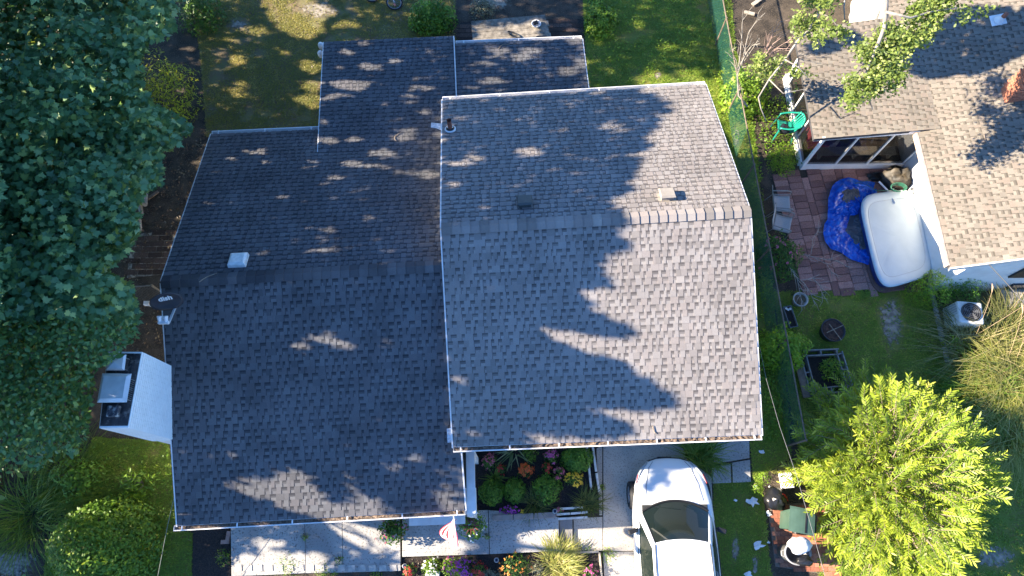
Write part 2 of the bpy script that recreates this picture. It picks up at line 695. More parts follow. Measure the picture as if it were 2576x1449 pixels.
# ---- paving of the neighbour's patio, laid paver by paver
M_paver = rampmat('red_paver', [(0, (0.178, 0.093, 0.080)), (.5, (0.271, 0.149, 0.125)), (1, (0.373, 0.219, 0.185))], .9, .3, 28, .4, .15)
patio = bpy.data.objects.new('patio', None)
COL.objects.link(patio)
struct(patio)
PAT = np.array([P(1940, 432)[:2], P(2330, 395)[:2], P(2385, 722)[:2], P(1990, 745)[:2]])
pm = MB()
pm.add([(p[0], p[1], .006) for p in PAT[[3, 2, 1, 0]]], [(0, 1, 2, 3)])
pm.build('sand_bed', mat('patio_joint_sand', (.05, .042, .03), (.03, .025, .018), 20, .95), patio)
pav_mesh = {}


def paver_mesh(wd, ln, tone, th=.05):
    k = (round(wd, 3), round(ln, 3), tone, th)
    if k not in pav_mesh:
        mb = MB()
        b = .006
        x, y = wd / 2, ln / 2
        vs = [(-x, -y, 0), (x, -y, 0), (x, y, 0), (-x, y, 0), (-x, -y, th - b), (x, -y, th - b), (x, y, th - b), (-x, y, th - b), (-x + b, -y + b, th), (x - b, -y + b, th), (x - b, y - b, th), (-x + b, y - b, th)]
        fs = [(0, 1, 5, 4), (1, 2, 6, 5), (2, 3, 7, 6), (3, 0, 4, 7), (4, 5, 9, 8), (5, 6, 10, 9), (6, 7, 11, 10), (7, 4, 8, 11), (8, 9, 10, 11)]
        mb.add(vs, fs, tone / 5 + .05)
        o = mb.build('paver', M_paver)
        pav_mesh[k] = o.data
        bpy.data.objects.remove(o)
    return pav_mesh[k]


def place(name, me, loc, rz, parent, rx=0, ry=0):
    o = bpy.data.objects.new(name, me)
    o.location = loc
    o.rotation_euler = (rx, ry, rz)
    o.parent = parent
    COL.objects.link(o)
    return o


yaw = math.atan2(PAT[1][1] - PAT[0][1], PAT[1][0] - PAT[0][0])
ax = np.array([math.cos(yaw), math.sin(yaw)])
ay = np.array([math.sin(yaw), -math.cos(yaw)])
pr = random.Random(3)
y = .02
wds = [.41, .41, .20, .41, .41, .20]
xs = 0
cx_list = []
while xs < 5.6:                       # columns of slabs, like soldier courses running away from the wall
    wd = wds[len(cx_list) % 6] if len(cx_list) % 4 else .41
    cx_list.append((xs, wd))
    xs += wd + .012
for ci, (x0, wd) in enumerate(cx_list):
    yy = .03 + (.0 if ci % 2 else -.13)
    while yy < 5.4:
        ln = .205 if wd > .3 else .41
        c = PAT[0] + ax * (x0 + wd / 2) + ay * (yy + ln / 2)
        u, v = Q((c[0], c[1], .05))
        ok = inpoly(np.array([[c[0], c[1]]]), [tuple(p) for p in PAT])[0]
        if ok and yy > 0:
            place('paver', paver_mesh(wd, ln, pr.randrange(5)), (c[0], c[1], -.012 + pr.uniform(-.004, .006)), yaw + pr.uniform(-.012, .012), patio, pr.uniform(-.008, .008), pr.uniform(-.008, .008))
        yy += ln + .012
# ---- brick path with bins
M_brickp = rampmat('path_brick', [(0, (.24, .085, .052)), (.5, (.33, .13, .08)), (1, (.41, .19, .125))], .9, .25, 40, .4, .1)
bpath = bpy.data.objects.new('brick_path', None)
COL.objects.link(bpath)
struct(bpath)
BP = [P(1930, 1270)[:2], P(2095, 1262)[:2], P(2105, 1450)[:2], P(1950, 1425)[:2]]
bm_ = MB()
bm_.add([(p[0], p[1], .007) for p in BP[::-1]], [(0, 1, 2, 3)])
bm_.build('sand_bed', mat('path_sand', (.22, .17, .13), (.12, .1, .08), 20, .95), bpath)
bmesh_ = [None] * 5
for t in range(5):
    mb = MB()
    mb.box((0, 0, .02), (.205, .098, .04), None, t / 5 + .1)
    o = mb.build('brick', M_brickp)
    bmesh_[t] = o.data
    bpy.data.objects.remove(o)
for i in range(9):
    for j in range(20):
        x = BP[0][0] + .12 + i * .213 + (.106 if j % 2 else 0)
        yv = BP[0][1] - .06 - j * .106
        if inpoly(np.array([[x, yv]]), [tuple(p) for p in BP])[0]:
            place('brick', bmesh_[pr.randrange(5)], (x, yv, -.002 + pr.uniform(-.002, .003)), pr.uniform(-.015, .015), bpath)
# ---- dark brick strip between the trees and the house, and by the table
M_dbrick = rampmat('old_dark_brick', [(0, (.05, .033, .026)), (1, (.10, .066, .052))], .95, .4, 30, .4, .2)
dmesh = []
for t in range(3):
    mb = MB()
    mb.box((0, 0, .02), (.40, .155, .04), None, t / 2.2)
    o = mb.build('brick', M_dbrick)
    dmesh.append(o.data)
    bpy.data.objects.remove(o)


def dark_bricks(poly, zt=.0, jm=(.42, .38, .32)):
    root = bpy.data.objects.new('brick_paving', None)
    COL.objects.link(root)
    struct(root)
    pw = [tuple(P(u, v)[:2]) for u, v in poly]
    mb = MB()
    mb.add([(p[0], p[1], .013) for p in pw], [tuple(range(len(pw)))])
    o = mb.build('mortar_bed', mat('mortar' + str(jm[0]), jm, tuple(k * .3 for k in jm), 9, .95, .3, lo=.42, hi=.62), root)
    if o.data.polygons[0].normal.z < 0:
        o.data.flip_normals()
    xs = [p[0] for p in pw]
    ys = [p[1] for p in pw]
    j = 0
    yv = min(ys)
    while yv < max(ys):
        x = min(xs) - (.2 if j % 2 else 0)
        while x < max(xs):
            if inpoly(np.array([[x, yv]]), pw)[0]:
                place('brick', dmesh[pr.randrange(3)], (x, yv, -.019 + pr.uniform(-.003, .003)), pr.uniform(-.012, .012), root)
            x += .412
        yv += .178
        j += 1


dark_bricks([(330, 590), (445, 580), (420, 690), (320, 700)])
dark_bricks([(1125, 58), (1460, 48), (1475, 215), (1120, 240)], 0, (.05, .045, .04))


# ================================================================== roofs
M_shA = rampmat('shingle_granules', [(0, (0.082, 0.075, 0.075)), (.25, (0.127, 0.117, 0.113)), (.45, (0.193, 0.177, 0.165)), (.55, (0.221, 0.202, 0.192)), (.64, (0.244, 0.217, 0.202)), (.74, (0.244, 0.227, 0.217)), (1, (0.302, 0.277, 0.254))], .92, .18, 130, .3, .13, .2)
M_shB = rampmat('shingle_granules_dark', [(0, (0.035, 0.036, 0.042)), (.25, (0.058, 0.059, 0.065)), (.45, (0.089, 0.089, 0.094)), (.55, (0.103, 0.103, 0.110)), (.64, (0.115, 0.110, 0.115)), (.74, (0.115, 0.117, 0.125)), (1, (0.147, 0.147, 0.150))], .92, .2, 130, .3, .2, .2)  # darker copy of the same granules, shade of the left roof put into the colour
M_shN = rampmat('shingle_granules_tan', [(0, (0.084, 0.074, 0.062)), (.25, (0.117, 0.104, 0.085)), (.45, (0.168, 0.147, 0.120)), (.55, (0.186, 0.165, 0.137)), (.64, (0.210, 0.174, 0.142)), (.74, (0.205, 0.184, 0.152)), (1, (0.243, 0.216, 0.177))], .92, .22, 120, .3, .14, .2)
M_deck = mat('roof_deck_felt', (.06, .06, .065), (.04, .04, .045), 9, .95)
WID = [.06, .08, .105, .135, .175]
NT = 9
tab_mesh = {}
TABS = []          # candidates to become single shingles: (pixels, matrix, width index, tone, roof, material)
FIELD = {}         # everything else, one joined field per roof slope


def wedge(o, ux, uy, n, w, e, h0, h1):
    """tab lying on the slope: butt height h0 at the lower edge, h1 at the upper"""
    a = o + n * .0005
    b = o + ux * w + n * .0005
    return [a, b, b + n * h0, a + n * h0, o + uy * e + n * h1, o + ux * w + uy * e + n * h1]


WF = [(0, 1, 2, 3), (3, 2, 5, 4), (0, 3, 4), (1, 5, 2)]


def wedge_mesh(w, e, h0, h1, tone, m, name):
    k = (round(w, 3), round(e, 3), tone, m.name, name)
    if k not in tab_mesh:
        mb = MB()
        o = Vector((0, 0, 0))
        mb.add(wedge(o, Vector((1, 0, 0)), Vector((0, 1, 0)), Vector((0, 0, 1)), w, e, h0, h1), WF, tone / (NT - 1) * .42 + .42)
        ob = mb.build(name, m)
        tab_mesh[k] = ob.data
        bpy.data.objects.remove(ob)
    return tab_mesh[k]


def roof(house, corners, m, seed, e=.143, th=.10, back=False, own=True):
    """a shingled slope. corners: eave left, eave right, ridge right, ridge left, seen from outside"""
    eL, eR, rR, rL = [np.asarray(c, float) for c in corners]
    n = unit(np.cross(eR - eL, rL - eL))
    mb = MB()
    mb.slab([eL, eR, rR, rL], th)
    slope = mb.build('roof_slope', M_deck, house)
    rr = random.Random(seed)
    Ls = (np.linalg.norm(rL - eL) + np.linalg.norm(rR - eR)) / 2
    nc = int(Ls / e)
    e = Ls / nc
    fv, ff, fr = [], [], []
    for i in range(nc):
        t = i / nc
        a = eL + (rL - eL) * t
        b = eR + (rR - eR) * t
        ux = unit(b - a)
        L = np.linalg.norm(b - a)
        uy = unit(np.cross(n, ux))

        def put(x, w, ee, h0, h1, tone, up=0.0):
            k = len(fv)
            fv.extend(wedge(a + ux * x + uy * up, ux, uy, n, w, ee, h0, h1))
            ff.extend([tuple(q + k for q in f) for f in WF])
            fr.extend([tone] * 4)
        # lower ply: strips of a metre
        x = -rr.uniform(0, .9)
        while x < L:
            x0, x1 = max(x, 0), min(x + .985, L)
            if x1 - x0 > .01:
                put(x0, x1 - x0, e * 1.06, .007, .0015, rr.uniform(.62, .9))
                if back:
                    put(x0, x1 - x0, e * .17, .0152, .0135, rr.uniform(.0, .15), e * .88)  # full-width dark line: shade under the course above, painted as tone
            x += .988
        # teeth of the upper ply with gaps; in the gaps the dark printed band shows
        x = rr.uniform(0, .12)
        last = 0
        while x < L - .03:
            wi = rr.choices(range(5), (2, 4, 4, 3, 1.5))[0]
            w = min(WID[wi], L - x)
            tone = min(NT - 1, int(rr.betavariate(2.4, 2.2) * NT))
            full = w == WID[wi]
            o = a + ux * x
            mt = Matrix(((ux[0], uy[0], n[0], o[0]), (ux[1], uy[1], n[1], o[1]), (ux[2], uy[2], n[2], o[2]), (0, 0, 0, 1)))
            c = o + ux * w / 2 + uy * e / 2
            TABS.append([c, w, mt, wi, tone, slope, m, e, full, (fv, ff, fr), (x, a, ux, uy, n), own])
            gap = rr.choice((.055, .075, .09, .11, .135))
            if x - last > .03:
                tb = rr.uniform(.0, .2)
                put(last + .002, x - last - .004, e * .30, .0088, .0062, tb, e * .74)
                put(last + .002, x - last - .004, e * .30, .0078, .0060, tb + .24, e * .46)
                put(last + .002, .012, e * .95, .0082, .0066, .12, 0.0)  # dark edge strip: the neighbouring tooth's shadow painted into the gap
            last = x + w
            x += w + (gap if rr.random() < .92 else .004)
    FIELD[slope.name] = (fv, ff, fr, m, slope)
    return slope, n


def finish_roofs(house, limit=300):
    """the tabs that show largest become shingles of their own, the rest one joined field"""
    cand = []
    for T in TABS:
        c, w, e, n = T[0], T[1], T[7], T[10][4]
        q = Q(c)
        vis = 0 < q[0] < IW and 0 < q[1] < IH
        d = np.array([0, 0, CH]) - c
        area = w * e * (unit(d) @ n) / (d @ d) if vis and T[8] and T[11] else 0
        cand.append(area)
    order = np.argsort(-np.array(cand))
    single = set(int(i) for i in order[:limit])
    for i, T in enumerate(TABS):
        c, w, mt, wi, tone, slope, m, e, full, (fv, ff, fr), (x, a, ux, uy, n), own = T
        if i in single:
            o = bpy.data.objects.new('shingle', wedge_mesh(WID[wi], e * 1.04, .015, .006, tone, m, 'shingle'))
            o.parent = slope
            o.matrix_basis = mt
            COL.objects.link(o)
        else:
            k = len(fv)
            fv.extend(wedge(a + ux * x, ux, uy, n, w, e * 1.04, .015, .006))
            ff.extend([tuple(q + k for q in f) for f in WF])
            fr.extend([tone / (NT - 1) * .42 + .42] * 4)
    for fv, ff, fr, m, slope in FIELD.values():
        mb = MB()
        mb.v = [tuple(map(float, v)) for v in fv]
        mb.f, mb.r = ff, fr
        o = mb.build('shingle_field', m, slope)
        o['kind'] = 'stuff'
    TABS.clear()
    FIELD.clear()


def ridge_caps(house, a, b, nA, nB, m, seed, pitch=.20, hw=.155, tone=.62):
    a, b = np.asarray(a, float), np.asarray(b, float)
    L = np.linalg.norm(b - a)
    u = unit(b - a)
    rr = random.Random(seed)
    part = bpy.data.objects.new('ridge', None)
    COL.objects.link(part)
    part.parent = house
    k = int(L / pitch)
    dA = unit(np.cross(nA, u))
    dB = unit(np.cross(u, nB))
    if dA[2] > 0:
        dA = -dA
    if dB[2] > 0:
        dB = -dB
    lift = np.array([0, 0, .012])
    for i in range(k):
        o = a + u * (i * L / k)
        h0, h1 = .010, .034
        p0, p1 = o + lift, o + u * (L / k + .012) + lift
        top = np.array([0, 0, 1.0])
        vs = []
        for q, h in ((p0, h0), (p1, h1)):
            for d, sgn in ((dA * hw, 1), (dA * hw * .35 + top * .006, 1), (top * .012, 1), (dB * hw * .35 + top * .006, 1), (dB * hw, 1)):
                vs.append(q + d + top * h)
        vs += [v - top * .034 for v in vs[5:10]]
        fs = [(j, j + 1, j + 6, j + 5) for j in range(4)] + [(j + 5, j + 6, j + 11, j + 10) for j in range(4)]
        mb = MB()
        mb.add(vs, fs, min(1, max(.2, rr.gauss(tone, .15))))
        mb.build('ridge_cap', m, part)


M_gut = mat('white_gutter_metal', (.80, .79, .78), (.70, .69, .68), 4, .35)
M_debris = mat('gutter_leaf_debris', (.26, .19, .14), (.06, .045, .035), 22, .95, .8, 60)


def gutter(house, a, b, out, hang=.9, debris=True, wd=.115, dp=.10, amount=.8, seed=1):
    """open eaves trough from a to b with hangers; out = horizontal direction away from the wall"""
    a, b = Vector(a), Vector(b)
    out = Vector((out[0], out[1], 0)).normalized()
    upz = Vector((0, 0, 1))
    t = .008
    prof = [(0, 0), (0, -dp), (wd * .8, -dp), (wd, -dp * .35), (wd, .004), (wd - .022, .004), (wd - .022, -.008), (wd - t, -.012), (wd - t - .004, -dp * .38), (wd * .78, -dp + t), (t, -dp + t), (t, 0)]
    mb = MB()
    vs = []
    for p in (a, b):
        vs += [p + out * x + upz * z for x, z in prof]
    n = len(prof)
    fs = [(i, (i + 1) % n, n + (i + 1) % n, n + i) for i in range(n)] + [tuple(range(n - 1, -1, -1)), tuple(range(n, 2 * n))]
    mb.add(vs, fs)
    d = (b - a).normalized()
    for p in (a, b):
        mb.bar(p + out * .0 + upz * (-dp / 2) + d * (.003 if p is a else -.003), p + out * wd + upz * (-dp / 2) + d * (.003 if p is a else -.003), .006, dp)
    g = mb.build('gutter', M_gut, house)
    L = (b - a).length
    k = max(2, int(L / hang))
    for i in range(k + 1):
        p = a + (b - a) * min(max((i + .15) / (k + .3), .01), .99)
        hb = MB()
        hb.bar(p + upz * .006, p + out * wd + upz * .006, .03, .008)
        hb.build('hanger', M_gut, g)
    if debris:
        rr = random.Random(seed)
        dm = MB()
        m2 = max(6, int(L / .06))
        vs = []
        for i in range(m2 + 1):
            p = a + (b - a) * (.004 + .992 * i / m2)
            for j in range(3):
                vs.append(p + out * (.012 + .034 * j) + upz * (-.055 + amount * rr.uniform(0, .045)))
        fs = [(i * 3 + j, (i + 1) * 3 + j, (i + 1) * 3 + j + 1, i * 3 + j + 1) for i in range(m2) for j in range(2)]
        dm.add(vs, fs)
        o = dm.build('leaf_debris', M_debris, g)
        o['kind'] = 'stuff'
    return g


# ------------------------------------------------------------------ the house in the middle
house = thing('house', 'low house under overlapping grey shingle roofs filling the middle of the yard', 'house')
ZE, ZR, ZE2, ZR2 = 3.14, 4.84, 2.50, 4.42
R_eL, R_eR, R_rR, R_rL = P(1140, 1124, ZE), P(1916, 1093, ZE), P(1887, 531, ZR), P(1110, 575, ZR)
R_bL, R_bR = P(1113, 252, ZE), P(1775, 213, ZE)
L_eL, L_eR, L_rR, L_rL = P(446, 1322, ZE2), P(1170, 1282, ZE2), P(1113, 668, ZR2), P(405, 709, ZR2)
L_bL, L_bR = P(531, 338, ZE2), P(1113, 312, ZE2)
E_bL, E_bR, E_tR, E_tL = P(815, 106, 2.2), P(1140, 91, 2.2), P(1152, 372, 2.89), P(800, 386, 2.88)
S_bL, S_bR, S_tR, S_tL = P(1146, 110, 2.12), P(1464, 97, 2.12), P(1486, 270, 2.62), P(1146, 285, 2.62)
ROOFS = []
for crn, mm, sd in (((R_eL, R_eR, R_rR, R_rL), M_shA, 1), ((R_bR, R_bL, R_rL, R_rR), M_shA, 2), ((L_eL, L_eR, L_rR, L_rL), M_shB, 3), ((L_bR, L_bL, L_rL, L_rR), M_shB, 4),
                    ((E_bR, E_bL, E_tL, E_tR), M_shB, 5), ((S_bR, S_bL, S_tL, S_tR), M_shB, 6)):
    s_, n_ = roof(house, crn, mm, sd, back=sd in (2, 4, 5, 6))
    ROOFS.append((crn, n_))
finish_roofs(house)
ridge_caps(house, R_rL, R_rR, ROOFS[0][1], ROOFS[1][1], M_shA, 11)
ridge_caps(house, L_rL, L_rR - unit(L_rR - L_rL) * .0, ROOFS[2][1], ROOFS[3][1], M_shB, 12, tone=.4)


def outv(a, b, side):
    d = unit(np.asarray(b) - np.asarray(a))
    o = np.array([d[1], -d[0]])
    return o * side


dz = np.array([0, 0, -.015])
gutter(house, R_eL + dz, R_eR + dz, outv(R_eL, R_eR, 1), 1.0, True, amount=1.3, seed=2)
gutter(house, R_bL + dz, R_bR + dz, outv(R_bL, R_bR, -1), 1.3, False)
gutter(house, L_eL + dz - unit(L_eR - L_eL) * .08, L_eR + dz, outv(L_eL, L_eR, 1), 1.2, True, amount=.5, seed=3)
gutter(house, L_bL + dz, P(800, 326, ZE2) + dz, outv(L_bL, L_bR, -1), 1.5, False)
gutter(house, S_bL + dz, S_bR + dz, outv(S_bL, S_bR, -1), 1.3, False)
# rake boards along the open gable ends
M_fascia = mat('white_fascia', (.74, .73, .72), (.6, .59, .58), 6, .5)


def rake(a, b, w=.03, h=.16, off=(0, 0, -.085)):
    mb = MB()
    mb.bar(Vector(a) + Vector(off), Vector(b) + Vector(off), w, h)
    return mb.build('rake_board', M_fascia, house)


xo = np.array([.016, 0, 0])
rake(R_eR + xo, R_rR + xo)
rake(R_rR + xo, R_bR + xo)
rake(L_eL - xo, L_rL - xo)
rake(L_rL - xo, L_bL - xo)
rake(R_eL - xo, R_rL - xo)
rake(R_rL - xo, R_bL - xo)
rake(E_bL - xo, E_tL - xo)
rake(E_bR + xo, E_tR + xo)
rake(S_bR + xo, S_tR + xo, h=.1, off=(0, 0, -.055))
rake(L_eR + xo, P(1158, 1130, 2.5 + .5) + xo)
# walls
M_siding = mat('pale_siding', (.62, .60, .56), (.54, .52, .49), 3, .7)


def house_wall(pts, ztops, z0=0.0):
    mb = MB()
    n = len(pts)
    vs = [(p[0], p[1], z0) for p in pts] + [(p[0], p[1], z) for p, z in zip(pts, ztops)]
    mb.add(vs, [(i, (i + 1) % n, n + (i + 1) % n, n + i) for i in range(n)] + [tuple(range(n, 2 * n))])
    return mb.build('wall', M_siding, house)


def ins(p, dx, dy):
    return (p[0] + dx, p[1] + dy)


house_wall([ins(R_eL, .3, .45), ins(R_eR, -.3, .45), ins(R_rR, -.3, 0), ins(R_bR, -.3, -.4), ins(R_bL, .3, -.4), ins(R_rL, .3, 0)], [ZE - .02, ZE - .02, ZR - .13, ZE - .02, ZE - .02, ZR - .13])
house_wall([ins(L_eL, .3, 1.5), ins(L_eR, -.1, 1.5), ins(L_rR, -.05, 0), ins(L_bR, -.05, -.4), ins(L_bL, .35, -.4), ins(L_rL, .3, 0)], [ZE2 + .42, ZE2 + .42, ZR2 - .13, ZE2 - .02, ZE2 - .02, ZR2 - .13])
house_wall([ins(E_bL, .25, -.3), ins(E_bR, -.25, -.3), ins(E_tR, -.25, .8), ins(E_tL, .25, .8)], [2.12, 2.12, 2.5, 2.5])
house_wall([ins(S_bL, .3, -.25), ins(S_bR, -.2, -.25), ins(S_tR, -.2, .1), ins(S_tL, .3, .1)], [2.02, 2.02, 2.35, 2.35])
# white porch beams that show past the left eave
mb = MB()
mb.bar(P(1183, 1128, 2.32), P(1186, 1292, 2.32), .19, .16)
mb.build('porch_beam', M_white, house)
mb = MB()
mb.bar(P(1184, 1228, 2.27), P(1186, 1294, 2.27), .24, .16)
mb.build('porch_beam', M_white, house)
mb = MB()
mb.bar(P(1030, 1308, 1.0), P(1170, 1303, 1.0), .27, .12)
mb.build('porch_rail', M_white, house)
for u, v in ((1184, 1292), (1186, 1140)):
    mb = MB()
    p = P(u, v, 2.15)
    mb.box((p[0], p[1], 1.1), (.14, .14, 2.2))
    mb.build('porch_post', M_white, house)


def on_roof(k, u, v, lift=0.0):
    """the point of roof slope k seen at u, v"""
    crn, n = ROOFS[k]
    o = np.array([0, 0, CH])
    d = P(u, v, 0) - o
    t = ((crn[0] - o) @ n) / (d @ n)
    return o + d * t + n * lift


def frame_of(k):
    n = ROOFS[k][1]
    crn = ROOFS[k][0]
    x = unit(crn[1] - crn[0])
    y = np.cross(n, x)
    return Matrix(((x[0], y[0], n[0]), (x[1], y[1], n[1]), (x[2], y[2], n[2])))


# box vents
for u, v, c, nm in ((1320, 514, (.075, .08, .075), 'dark'), (1676, 496, (.30, .27, .23), 'tan')):
    p = on_roof(1, u, v, 0)
    m = frame_of(1)
    mb = MB()
    mb.box(p + np.array(m @ Vector((0, 0, .01))), (.40, .36, .016), m)
    mb.box(p + np.array(m @ Vector((0, 0, .075))), (.27, .25, .12), m)
    top = [(-.17, -.15, .135), (.17, -.15, .135), (.17, .17, .135), (-.17, .17, .135), (-.15, -.12, .17), (.15, -.12, .17), (.15, .13, .17), (-.15, .13, .17)]
    mb.add([Vector(p) + m @ Vector(q) for q in top], [(0, 3, 2, 1), (4, 5, 6, 7), (0, 1, 5, 4), (1, 2, 6, 5), (2, 3, 7, 6), (3, 0, 4, 7)])
    o = mb.build('roof_vent', mat('vent_' + nm, c, tuple(k * .85 for k in c), 8, .55), house)
    o['label'] = ('dark' if nm == 'dark' else 'tan sunlit') + ' metal box vent near the ridge'
# plastic dome vent on the left slope, with its boot
p = on_roof(3, 601, 658)
m = frame_of(3)
mb = MB()
tb = [(-.20, -.19), (.20, -.19), (.20, .19), (-.20, .19)]
vs = [Vector(p) + m @ Vector((x, y, .006)) for x, y in tb] + [Vector(p) + m @ Vector((x * .95, y * .95, .10)) for x, y in tb] + [Vector(p) + m @ Vector((x * .72, y * .72, .13)) for x, y in tb]
mb.add(vs, [(0, 1, 5, 4), (1, 2, 6, 5), (2, 3, 7, 6), (3, 0, 4, 7), (4, 5, 9, 8), (5, 6, 10, 9), (6, 7, 11, 10), (7, 4, 8, 11), (8, 9, 10, 11)])
mb.build('skylight_vent', mat('vent_white', (.74, .76, .74), (.6, .62, .6), 12, .4), house, bevel=.01)
# rusty plumbing stack
p = on_roof(1, 1133, 326)
mb = MB()
mb.tube([p + np.array([0, 0, -.05]), p + np.array([0, 0, .42])], .055, 14, False)
mb.tube([p + np.array([0, 0, .42]), p + np.array([0, 0, .1])], .043, 14, False)
st_ = mb.build('vent_stack', mat('rusty_iron', (.36, .13, .075), (.2, .075, .05), 18, .85, .4), house, smooth=True)
mb = MB()
mb.lathe([(.15, .004), (.14, .03), (.09, .05), (.062, .10)], p, 18, m=frame_of(1))
mb.build('pipe_boot', M_white, st_, smooth=True)
mb = MB()
mb.lathe([(.125, .006), (.10, .045), (.064, .075)], p + np.array([0, .0, .012]), 18, m=frame_of(1))
mb.build('rubber_collar', M_black, st_, smooth=True)
# bright flashing patches at the roof step
M_flash = mat('bare_aluminium', (.62, .64, .66), (.4, .42, .44), 20, .35, .3, metal=.6)
for k, pts in ((4, [(1085, 310), (1111, 312), (1112, 330), (1098, 324), (1084, 322)]), (2, [(1124, 1078), (1134, 1076), (1137, 1112), (1126, 1113)])):
    mb = MB()
    mb.slab([on_roof(k, u, v, .022) for u, v in pts], .006)
    mb.build('flashing', M_flash, house)
# white downspout elbows at the corner of the extension
for u, v in ((807, 113), (806, 134)):
    p = P(u, v, 2.0)
    mb = MB()
    mb.lathe([(.0, .07), (.06, .06), (.085, .02), (.085, -.1), (.05, -.14)], p, 14)
    mb.build('downspout_elbow', M_white, house, smooth=True)
# chimney
M_chim = mat('white_painted_brick', (.86, .88, .88), (.80, .82, .82), 7, .75, .3, 30)
M_cap = mat('black_crown_mortar', (.030, .031, .036), (.012, .012, .016), 9, .7, .9, 14, speck=(.1, .1, .1), sscale=10)
M_capm = mat('galvanised_cap', (.66, .68, .69), (.56, .58, .59), 6, .35, metal=.35)
cz = 5.0
c0, c1, c2, c3 = P(249, 1077, cz), P(323, 1076, cz), P(358, 885, cz), P(270, 884, cz)
ch = bpy.data.objects.new('chimney', None)
COL.objects.link(ch)
ch.parent = house
cc = (c0 + c1 + c2 + c3) / 4
# brick courses: every course its own thin ring, two joined meshes would hide the joints
rows = int((cz - .05) / .072)
uxc = unit(c1 - c0)
uyc = unit(c3 - c0)
Wc, Lc = np.linalg.norm(c1 - c0), np.linalg.norm(c3 - c0)
core = MB()
core.prism([(q[0], q[1]) for q in (c0 + (cc - c0) * .03, c1 + (cc - c1) * .03, c2 + (cc - c2) * .03, c3 + (cc - c3) * .03)], 0, cz - .06)
core.build('shaft', M_chim, ch)
bm4 = {}
nb = 0


def cbrick(ln):
    k = round(ln, 3)
    if k not in bm4:
        mb = MB()
        mb.box((0, 0, 0), (ln, .05, .062))
        o = mb.build('brick', M_chim)
        bm4[k] = o.data
        bpy.data.objects.remove(o)
    return bm4[k]


for rI in range(rows):
    z = cz - .06 - .036 - rI * .072
    if z < 1.9:
        break
    for A, B in ((c0, c1), (c1, c2)):          # the two faces the camera can see
        d = unit(B - A)
        L = np.linalg.norm(B - A)
        k = max(2, round(L / .215))
        ln = L / k
        off = .5 * ln if rI % 2 else 0
        inn = unit(np.array([-d[1], d[0], 0]))
        x = -off
        while x < L - .02:
            x0, x1 = max(x, 0), min(x + ln, L)
            mid = A + d * (x0 + x1) / 2 + inn * .021
            if x1 - x0 > .03 and nb < 300:
                o = place('brick', cbrick(x1 - x0 - .008), (mid[0], mid[1], z), math.atan2(d[1], d[0]), ch)
                nb += 1
            x += ln
mb = MB()
mb.slab([c0 + np.array([0, 0, .0]), c1, c2, c3], .06)
o = mb.build('crown_edge', M_chim, ch, bevel=.01)
mb = MB()


def crown_fn(a, b):
    p = (c0 * (1 - a) + c1 * a) * (1 - b) + (c3 * (1 - a) + c2 * a) * b
    p = p + (cc - p) * .05
    edge = min(a, b, 1 - a, 1 - b)
    return (p[0], p[1], cz + .004 + min(edge * .35, .05) + .02 * float(vnoise([[p[0], p[1]]], 9)[0]) * min(1, edge * 12))


mb.grid(crown_fn, 14, 26)
mb.build('mortar_crown', M_cap, ch, smooth=True)


def hood(corner_px, z, rim, peak, hip=False):
    q = [P(u, v, z) for u, v in corner_px]
    c = sum(q) / 4
    mb = MB()
    inner = [c + (p - c) * rim + np.array([0, 0, peak]) for p in q]
    vs = q + inner + [c + np.array([0, 0, peak * 2.2])]
    fs = [(i, (i + 1) % 4, 4 + (i + 1) % 4, 4 + i) for i in range(4)]
    fs += [(4, 5, 8), (5, 6, 8), (6, 7, 8), (7, 4, 8)] if hip else [(4, 5, 6, 7)]
    mb.add(vs, fs)
    part = mb.build('chimney_cap', M_capm, ch, solid=.006)
    fm = MB()
    for p in q:
        a = c + (p - c) * .72
        fm.bar((a[0], a[1], cz + .02), (a[0], a[1], z + .01), .012, .012)
    for i in range(4):
        a, b = c + (q[i] - c) * .72, c + (q[(i + 1) % 4] - c) * .72
        for t in np.linspace(.1, .9, 9):
            p = a + (b - a) * t
            fm.bar((p[0], p[1], cz + .02), (p[0], p[1], z), .004, .004)
    o = fm.build('spark_screen', M_steel, part)
    o['kind'] = 'stuff'
    return part


hood([(244, 1013), (319, 1012), (331, 940), (257, 939)], cz + .30, .76, .05)
hood([(267, 932), (313, 932), (318, 892), (272, 890)], cz + .26, .80, .035, True)
tc = P(290, 1036, cz + .02)
mb = MB()
mb.box((tc[0], tc[1], cz + .06), (.24, .22, .12))
mb.box((tc[0] + .1, tc[1], cz + .09), (.05, .2, .12))
mb.build('flue_stub', mat('flue_clay', (.10, .10, .11), (.04, .04, .05), 14, .9, .8, 25, speck=(.4, .4, .38), sscale=12), ch, bevel=.015)
# ------------------------------------------------------------------ neighbour's house
nh = thing('house', 'white neighbouring house with tan shingle roof and glazed sunroom beside the red patio', 'house')
n_eR = P(2390, 673, 2.3)
n_eL = np.array([n_eR[0] - .03, 21.0, 2.3])
rk = np.array([math.cos(R(1.6)), math.sin(R(1.6)), .33]) * 4.6
n_rR = n_eR + rk
n_rL = n_eL + rk * np.array([1, 0, 1])
z_s = 2.0
s_fL = P(2048, 350, z_s)
s_bL = np.array([s_fL[0] - .02, P(2131, 62, 2.2)[1], z_s])
s_fR = np.array([11.75, P(2303, 327, 2.42)[1], 2.3 + .33 * (11.75 - n_eR[0]) - .03])
s_bR = np.array([11.75, s_bL[1] + .1, s_fR[2]])
k0 = len(ROOFS)
for crn, sd in (((n_eL, n_eR, n_rR, n_rL), 21), ((s_bL, s_fL, s_fR, s_bR), 22)):
    s_, n_ = roof(nh, crn, M_shN, sd, .145)
    ROOFS.append((crn, n_))
finish_roofs(nh)
mb = MB()
